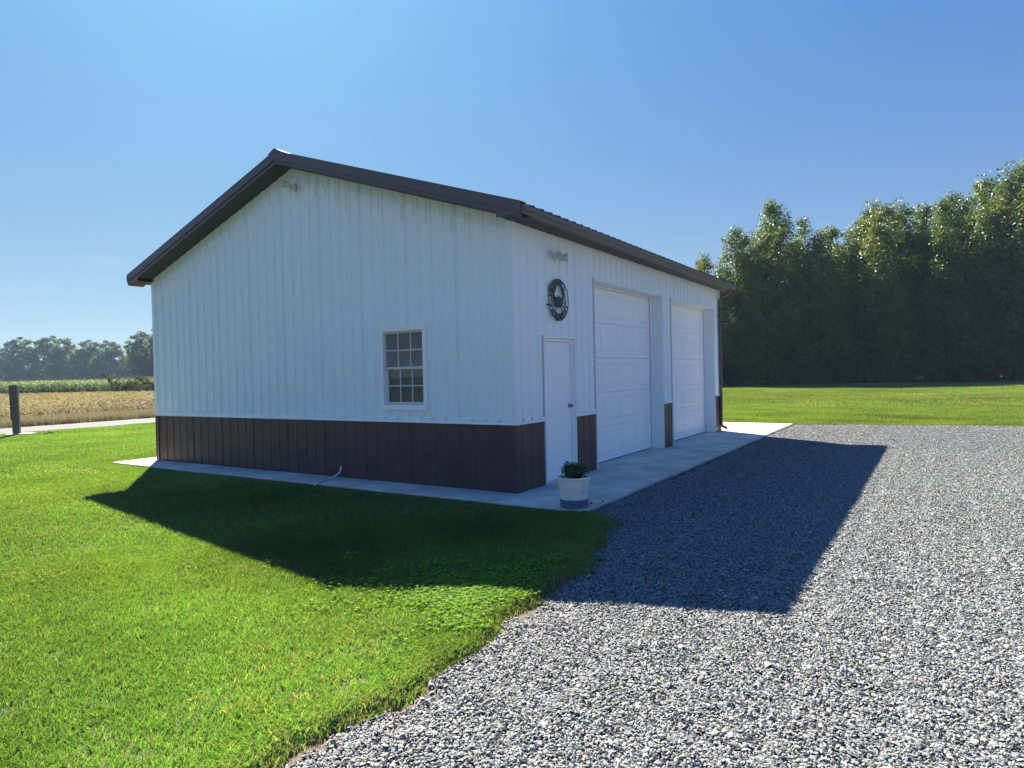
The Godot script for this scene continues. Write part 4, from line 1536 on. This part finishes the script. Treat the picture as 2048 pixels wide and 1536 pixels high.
func build_trees() -> void:
	var kinds := [
		tree_meshes(16.0, 4.6, 0.05, 215, 105, 0.20, 0.45, 901, 0.62),
		tree_meshes(16.0, 4.4, 0.04, 215, 105, 0.20, 0.75, 902, 0.66),
		tree_meshes(16.0, 4.7, 0.05, 215, 105, 0.20, 0.25, 903, 0.70),
		tree_meshes(16.0, 4.2, 0.04, 205, 105, 0.20, 0.6, 904, 0.66),
		tree_meshes(9.0, 3.2, 0.0, 120, 100, 0.22, 0.4, 905, 0.40),
		tree_meshes(16.0, 4.8, 0.04, 150, 70, 0.40, 0.4, 906, 0.30),
		tree_meshes(16.0, 4.4, 0.04, 150, 70, 0.40, 0.7, 907, 0.34)]
	# woodland edge beyond the far lawn: [forward, right, height, kind]
	var rows := [
		[63.0, 18.6, 12.2, 1, "low yellowish tree whose top shows just above the far end of the gutter"],
		[61.0, 20.8, 14.2, 3, "slim green tree beside the downspout at the left of the woodland edge"],
		[63.5, 25.3, 17.4, 2, "tall pointed dark tree standing alone above the left of the woodland edge"],
		[60.0, 23.2, 13.6, 1, "yellow green tree in front of the tall pointed dark tree"],
		[59.5, 27.8, 13.4, 3, "narrow tree right of the tall pointed dark tree, yellowing on its left side"],
		[63.0, 30.6, 14.6, 0, "rounded olive tree in the dip of the woodland skyline"],
		[60.5, 33.4, 16.0, 1, "yellow green tree where the woodland skyline starts to rise again"],
		[64.0, 36.6, 16.8, 0, "broad rounded tree under the middle hump of the right skyline"],
		[60.5, 39.8, 16.4, 2, "dark full tree just right of the middle hump of the skyline"],
		[64.0, 42.8, 17.6, 3, "slim yellowing tree in the right part of the woodland edge"],
		[60.5, 45.8, 18.8, 1, "tall yellow green tree near the right border of the photograph"],
		[63.0, 49.4, 20.4, 0, "tallest tree of the woodland edge, cut by the right border of the photograph"],
		[65.5, 28.6, 14.0, 1, "tree filling the gap behind the narrow yellowing tree of the woodland edge"],
		[65.5, 35.0, 16.2, 2, "dark tree just left of the middle hump of the right skyline"],
		[65.0, 38.4, 17.0, 1, "tree with sunlit top forming the right shoulder of the middle hump"],
		[66.0, 41.4, 17.2, 0, "tree behind the dark full tree, right of the middle hump"],
		[66.0, 47.4, 19.6, 3, "tall tree filling the skyline left of the tallest tree"],
		[63.0, 53.5, 22.0, 2, "tall dark tree farthest right along the woodland edge, outside the photograph"],
		[62.0, 57.5, 21.0, 1, "last tall tree of the woodland edge far to the right"]]
	for q in rows:
		var hk: float = 16.0
		plant_tree(kinds[q[3]], ahead(q[0], q[1]), q[2] / hk, q[1] * 1.7, q[4], "trees along the woodland edge", "woodland_tree")
	rng.seed = 411
	for i in 18:
		var right := 17.0 + i * 2.4 + rng.randf_range(-0.6, 0.6)
		var fwd := 67.0 + (i % 3) * 3.6 + rng.randf_range(-0.8, 0.8)
		var top := 11.0 + 0.16 * maxf(0.0, right - 20.0) + rng.randf_range(-1.2, 0.8)
		plant_tree(kinds[rng.randi() % 4], ahead(fwd, right), top / 16.0, rng.randf() * TAU, "dark tree standing deeper in the wood behind the front row", "trees deeper in the wood", "woodland_tree")
	for i in 22:
		var right := 16.0 + i * 2.0 + rng.randf_range(-0.6, 0.6)
		var t := thing("woodland_bush", "dark leafy bush between the trunks at the foot of the wood", "bush", ahead(60.8 + rng.randf_range(-0.6, 3.0), right), rng.randf() * TAU, "bushes at the foot of the wood")
		t.scale = Vector3.ONE * rng.randf_range(0.45, 0.80)
		part("stems", kinds[4][0], M.bark, t)
		part("foliage", kinds[4][1], M.leaf, t)
	for i in 16:
		var right := 15.0 + i * 2.9 + rng.randf_range(-0.6, 0.6)
		var t := thing("woodland_bush", "dark leafy bush deep in the wood behind the front trunks", "bush", ahead(73.0 + rng.randf_range(-1.0, 3.0), right), rng.randf() * TAU, "bushes deep in the wood")
		t.scale = Vector3.ONE * rng.randf_range(0.55, 0.85)
		part("stems", kinds[4][0], M.bark, t)
		part("foliage", kinds[4][1], M.leaf, t)
	var wf := begin()
	var wa := ahead(59.5, -10)
	var wb := ahead(59.5, 75)
	var wc := ahead(100, 85)
	var wd := ahead(100, -10)
	quad(wf, wa + Vector3.UP * 0.006, wb + Vector3.UP * 0.006, wc + Vector3.UP * 0.006, wd + Vector3.UP * 0.006)
	structure("woodland_floor", done(wf), M.woodland_floor)
	# far trees behind the maize, seen left of the garage
	var far := [
		[310, -262.0, 17.0, 0, "low hazy tree at the left border, left end of the far tree line"],
		[312, -251.0, 18.0, 2, "hazy tree second from the left in the far tree line"],
		[308, -240.0, 20.0, 1, "hazy tree left of the highest hump of the far tree line"],
		[309, -229.0, 23.4, 2, "large hazy tree that makes the highest hump of the far tree line"],
		[312, -218.5, 24.0, 0, "broad hazy tree on the right of the highest hump of the far tree line"],
		[308, -208.0, 22.4, 1, "hazy tree just right of the highest hump of the far tree line"],
		[310, -197.5, 21.6, 0, "hazy tree in the middle of the far tree line"],
		[309, -187.0, 21.0, 2, "hazy tree right of the middle of the far tree line"],
		[311, -177.0, 19.0, 0, "hazy tree in the low part of the far tree line near the garage"],
		[309, -167.0, 18.0, 1, "hazy tree at the right end of the far tree line, behind the nearer trees"]]
	for q in far:
		plant_tree(kinds[5 + int(q[3]) % 2], ahead(q[0], q[1]), 1.0, q[1] * 1.3, q[4], "far trees beyond the maize", "far_tree")
		get_child(get_child_count() - 1).scale = Vector3(q[2] / 16.0 * 1.45, q[2] / 16.0, q[2] / 16.0 * 1.45)
	rng.seed = 431
	for i in 22:
		var rt := -272.0 + i * 5.6 + rng.randf_range(-1.0, 1.0)
		plant_tree(kinds[5 + rng.randi() % 2], ahead(298.0 + rng.randf_range(-4, 4), rt), 0.5, rng.randf() * TAU, "small hazy tree at the foot of the far tree line", "small trees at the foot of the far tree line", "far_tree")
		var hh := rng.randf_range(9.0, 14.5) / 16.0
		get_child(get_child_count() - 1).scale = Vector3(hh * 1.4, hh, hh * 1.4)
	for q in [[240.0, -134.0, 19.5, 6, "greener tree nearer than the far line, left of the garage corner"], [238.0, -125.5, 22.0, 5, "greener tall tree rising beside the left garage corner"], [242.0, -116.5, 21.5, 6, "greener tree partly hidden behind the left garage corner"], [232.0, -129.0, 11.5, 4, "low brownish tree below the greener trees by the garage corner"]]:
		plant_tree(kinds[q[3]], ahead(q[0], q[1]), 1.0, q[1], q[4], "nearer trees by the garage corner", "far_tree")
		var base_h := 9.0 if q[3] == 4 else 16.0
		get_child(get_child_count() - 1).scale = Vector3(q[2] / base_h * 1.2, q[2] / base_h, q[2] / base_h * 1.2)

func build_fields() -> void:
	# maize: stalk, arching leaves, tassel
	var kinds := []
	for k in 4:
		rng.seed = 700 + k
		var l := Leafy.new()
		var h := 2.0
		l.blade(Vector3.ZERO, Vector3(1, 0, 0), Vector3.ZERO, h, 0.05, Color(0.10, 0.14, 0.04), Color(0.14, 0.14, 0.05))
		l.blade(Vector3.ZERO, Vector3(0, 0, 1), Vector3.ZERO, h, 0.05, Color(0.10, 0.14, 0.04), Color(0.14, 0.14, 0.05))
		for i in 13:
			var a := i * PI + rng.randfn() * 0.5
			var y := 0.25 + i * 0.125
			var out := Vector3(cos(a), 0, sin(a))
			var s := Vector3(-out.z, 0, out.x) * rng.randf_range(0.05, 0.08)
			var p0 := Vector3(0, y, 0)
			var p1 := p0 + out * 0.28 + Vector3.UP * 0.24
			var p2 := p0 + out * 0.60 + Vector3.UP * rng.randf_range(-0.08, 0.18)
			var g := rng.randf_range(0.8, 1.25)
			var col := Color(0.23 * g, 0.30 * g, 0.12 * g)
			if y < 0.6:
				col = Color(0.15 * g, 0.15 * g, 0.05 * g)
			var n1 := s.cross(p1 - p0).normalized()
			var n2 := s.cross(p2 - p1).normalized()
			l.v.append_array(PackedVector3Array([p0 - s * 0.6, p1 - s, p1 + s, p0 - s * 0.6, p1 + s, p0 + s * 0.6, p1 - s, p2, p1 + s]))
			l.n.append_array(PackedVector3Array([n1, n1, n1, n1, n1, n1, n2, n2, n2]))
			for q in 9:
				l.c.append(col)
		for i in 4:
			var a := rng.randf() * TAU
			l.blade(Vector3(0, h - 0.1, 0), Vector3(cos(a), 0, sin(a)), Vector3(cos(a), 0, sin(a)) * 0.4, 0.28, 0.03, Color(0.22, 0.19, 0.08), Color(0.22, 0.19, 0.08))
		kinds.append(l.mesh())
	var along := Vector3(0.848, 0, -0.530)
	var back := Vector3(-0.530, 0, -0.848)
	var a0 := Vector3(-112.0, GROUND, -19.0)
	var pl := [[], [], [], []]
	var tn := [[], [], [], []]
	rng.seed = 710
	for r in 34:
		for i in 250:
			if r > 10 and i % 2 == 0:
				continue
			var p := a0 + along * (i * 0.27 + rng.randf() * 0.1) + back * (r * 0.76 + rng.randf_range(-0.06, 0.06))
			var k := rng.randi() % 4
			var sc := rng.randf_range(0.86, 1.08)
			pl[k].append(Transform3D(Basis(Vector3.UP, rng.randf() * TAU).scaled(Vector3(1, sc, 1)), p))
			tn[k].append(Color(1, 1, 1) * (1.0 + 0.25 * noise.get_noise_2d(p.x * 5, p.z * 5)))
	var maize := stuff("maize", "band of green maize in front of the far trees", "maize")
	for k in 4:
		copies("stalks", kinds[k], M.crop, pl[k], tn[k], maize)
	# soybeans turning yellow, in rows between lane and maize
	var beans := []
	for k in 4:
		rng.seed = 720 + k
		var l := Leafy.new()
		for i in 46:
			var a := rng.randf() * TAU
			var r := sqrt(rng.randf()) * 0.30
			var q := Vector3(cos(a) * r, rng.randf_range(0.12, 0.62) * (1.0 - r * 0.6), sin(a) * r)
			var g := rng.randf_range(0.75, 1.25)
			var pick := rng.randf()
			var col := Color(0.34 * g, 0.285 * g, 0.175 * g)
			if pick < 0.25:
				col = Color(0.30 * g, 0.20 * g, 0.11 * g)
			elif pick < 0.45:
				col = Color(0.29 * g, 0.275 * g, 0.11 * g)
			l.leaf(q, Vector3(rng.randfn() * 0.6, 1, rng.randfn() * 0.6).normalized(), rng.randf() * TAU, rng.randf_range(0.08, 0.15), 0.75, col)
		for i in 5:
			var a := rng.randf() * TAU
			l.blade(Vector3.ZERO, Vector3(cos(a), 0, sin(a)), Vector3(cos(a), 0, sin(a)) * 0.35, 0.55, 0.014, Color(0.16, 0.12, 0.06), Color(0.16, 0.12, 0.06))
		beans.append(l.mesh())
	var bp := [[], [], [], []]
	var bt := [[], [], [], []]
	rng.seed = 730
	var x := -28.5
	while x > -112.0:
		var z := 12.0
		while z > -58.0:
			z -= 0.34
			var p := Vector3(x + rng.randf_range(-0.14, 0.14), GROUND, z + rng.randf_range(-0.1, 0.1))
			if (p - a0).dot(back) > -1.2 or not sees(p.x, p.z, 0.80):
				continue
			var f := Vector2(-sin(0.5715), -cos(0.5715))
			if f.angle_to(Vector2(p.x - CAM.x, p.z - CAM.z)) > -0.36:
				continue
			var k := rng.randi() % 4
			var sc := rng.randf_range(0.8, 1.15)
			bp[k].append(Transform3D(Basis(Vector3.UP, rng.randf() * TAU).scaled(Vector3.ONE * sc), p))
			var w := noise.get_noise_2d(p.x * 4, p.z * 4)
			bt[k].append(Color(1.0 + 0.2 * w, 1.0 + 0.25 * w, 1.0))
		x -= 0.62 if x > -60.0 else 0.95
	var soy := stuff("soybeans", "yellowing soybean field beyond the gravel lane", "soybeans")
	for k in 4:
		copies("bean_plants", beans[k], M.crop, bp[k], bt[k], soy)
	# rank dry grass between lane and beans
	var weeds := []
	for k in 3:
		rng.seed = 740 + k
		var l := Leafy.new()
		for i in 70:
			var a := rng.randf() * TAU
			var r := sqrt(rng.randf()) * 0.28
			var d := rng.randf() * TAU
			var g := rng.randf_range(0.75, 1.25)
			var col := Color(0.31 * g, 0.27 * g, 0.19 * g) if rng.randf() < 0.65 else Color(0.20 * g, 0.22 * g, 0.09 * g)
			l.blade(Vector3(cos(a) * r, 0, sin(a) * r), Vector3(cos(d), 0, sin(d)), Vector3(cos(d + 1.4), 0, sin(d + 1.4)) * rng.randf_range(0.1, 0.6), rng.randf_range(0.12, 0.42), 0.014, col, col * 1.1)
		weeds.append(l.mesh())
	var wp := [[], [], []]
	rng.seed = 750
	for i in 3600:
		var z := rng.randf_range(-40.0, 8.0)
		var edge := -24.85 + 0.012 * (z + 4.0)
		var p := Vector3(edge - 0.2 - absf(rng.randfn()) * 1.5, GROUND, z)
		if not sees(p.x, p.z, 0.82):
			continue
		wp[rng.randi() % 3].append(Transform3D(Basis(Vector3.UP, rng.randf() * TAU).scaled(Vector3.ONE * rng.randf_range(0.6, 1.2)), p))
	var rank := stuff("dry_weeds", "dry brown weeds between the gravel lane and the soybeans", "weeds")
	for k in 3:
		copies("weed_tufts", weeds[k], M.straw, wp[k], [], rank)
	# overgrown bramble in front of the maize, with arching canes
	var b := thing("bramble_thicket", "dark overgrown bramble thicket in front of the maize, beside the garage corner", "bush", Vector3(-76.5, GROUND, -34.6), atan2(0.530, 0.848))
	rng.seed = 760
	var lf := Leafy.new()
	var canes := begin()
	for i in 90:
		var u := rng.randf_range(-3.2, 5.5)
		var top := 1.9 + 0.35 * sin(u * 1.7) + (0.7 * exp(-pow((u + 2.6) / 0.5, 2.0)))
		var c := Vector3(u, rng.randf_range(0.25, top), rng.randf_range(-0.9, 0.9))
		var tone: Color = [Color(0.045, 0.06, 0.025), Color(0.06, 0.085, 0.03), Color(0.10, 0.085, 0.05)][rng.randi() % 3]
		for j in 46:
			var d := Vector3(rng.randfn(), rng.randfn(), rng.randfn()).normalized()
			var g := rng.randf_range(0.7, 1.3)
			lf.leaf(c + d * 0.42 * rng.randf(), (d + Vector3.UP * 0.6).normalized(), rng.randf() * TAU, 0.17, 0.8, Color(tone.r * g, tone.g * g, tone.b * g))
	for i in 16:
		var u := rng.randf_range(-2.6, 3.2)
		var z := rng.randf_range(0.2, 1.0)
		tube(canes, [Vector3(u, 0.4, z * 0.4), Vector3(u + 0.5, 1.8, z * 0.7), Vector3(u + 1.3, 2.25, z), Vector3(u + 2.2, 1.95, z), Vector3(u + 2.9, 1.2, z)], [0.04, 0.035, 0.03, 0.025, 0.015], 5)
	part("canes", done(canes), M.cane, b)
	part("foliage", lf.mesh(), M.bramble, b)
	for q in [[Vector3(-87.3, GROUND, -28.1), "low dark weed clump in front of the maize, right behind the timber post", 0.9, 1], [Vector3(-89.8, GROUND, -26.8), "low dark weed clump in front of the maize, left behind the timber post", 0.7, 2]]:
		var w := thing("weed_clump", q[1], "weeds", q[0], 0.4)
		rng.seed = 770 + q[3]
		var wl := Leafy.new()
		for j in 700:
			var d := Vector3(rng.randfn() * 1.0, absf(rng.randfn()) * 0.38, rng.randfn() * 0.5)
			var g := rng.randf_range(0.7, 1.3)
			wl.leaf(d * q[2] * 0.8, (d + Vector3.UP * 0.6).normalized(), rng.randf() * TAU, 0.15, 0.7, Color(0.035 * g, 0.05 * g, 0.02 * g))
		part("foliage", wl.mesh(), M.bramble, w)

# ------------------------------------------------------------------
func _ready() -> void:
	noise.seed = 4
	noise.frequency = 0.01
	noise.fractal_octaves = 3
	fine.seed = 8
	fine.frequency = 0.02
	camera_and_light()
	make_ico()
	make_materials()
	M.stem = metal_paint("green stem", lin(0.05, 0.09, 0.03), 0.7)
	M.cane = metal_paint("bleached cane", lin(0.22, 0.17, 0.13), 0.85)
	M.fitting = metal_paint("dull metal fitting", lin(0.10, 0.11, 0.11), 0.5)
	build_ground()
	build_garage()
	build_lawn()
	build_trees()
	build_fields()
	flood_light(Vector3(-4.20, 4.735, 0.026), Vector3.BACK, Vector3.RIGHT, "white twin flood light high on the gable under the roof peak", [Vector3(-0.6, 0.10, 0.8), Vector3(0.45, -0.35, 0.8)])
	flood_light(Vector3(0.026, 3.255, -1.12), Vector3.RIGHT, Vector3.FORWARD, "white twin flood light on the door wall above the round sign", [Vector3(0.5, -0.35, 0.7), Vector3(0.75, 0.05, -0.35)])
	build_sign()
	build_planter()
	build_small_things()
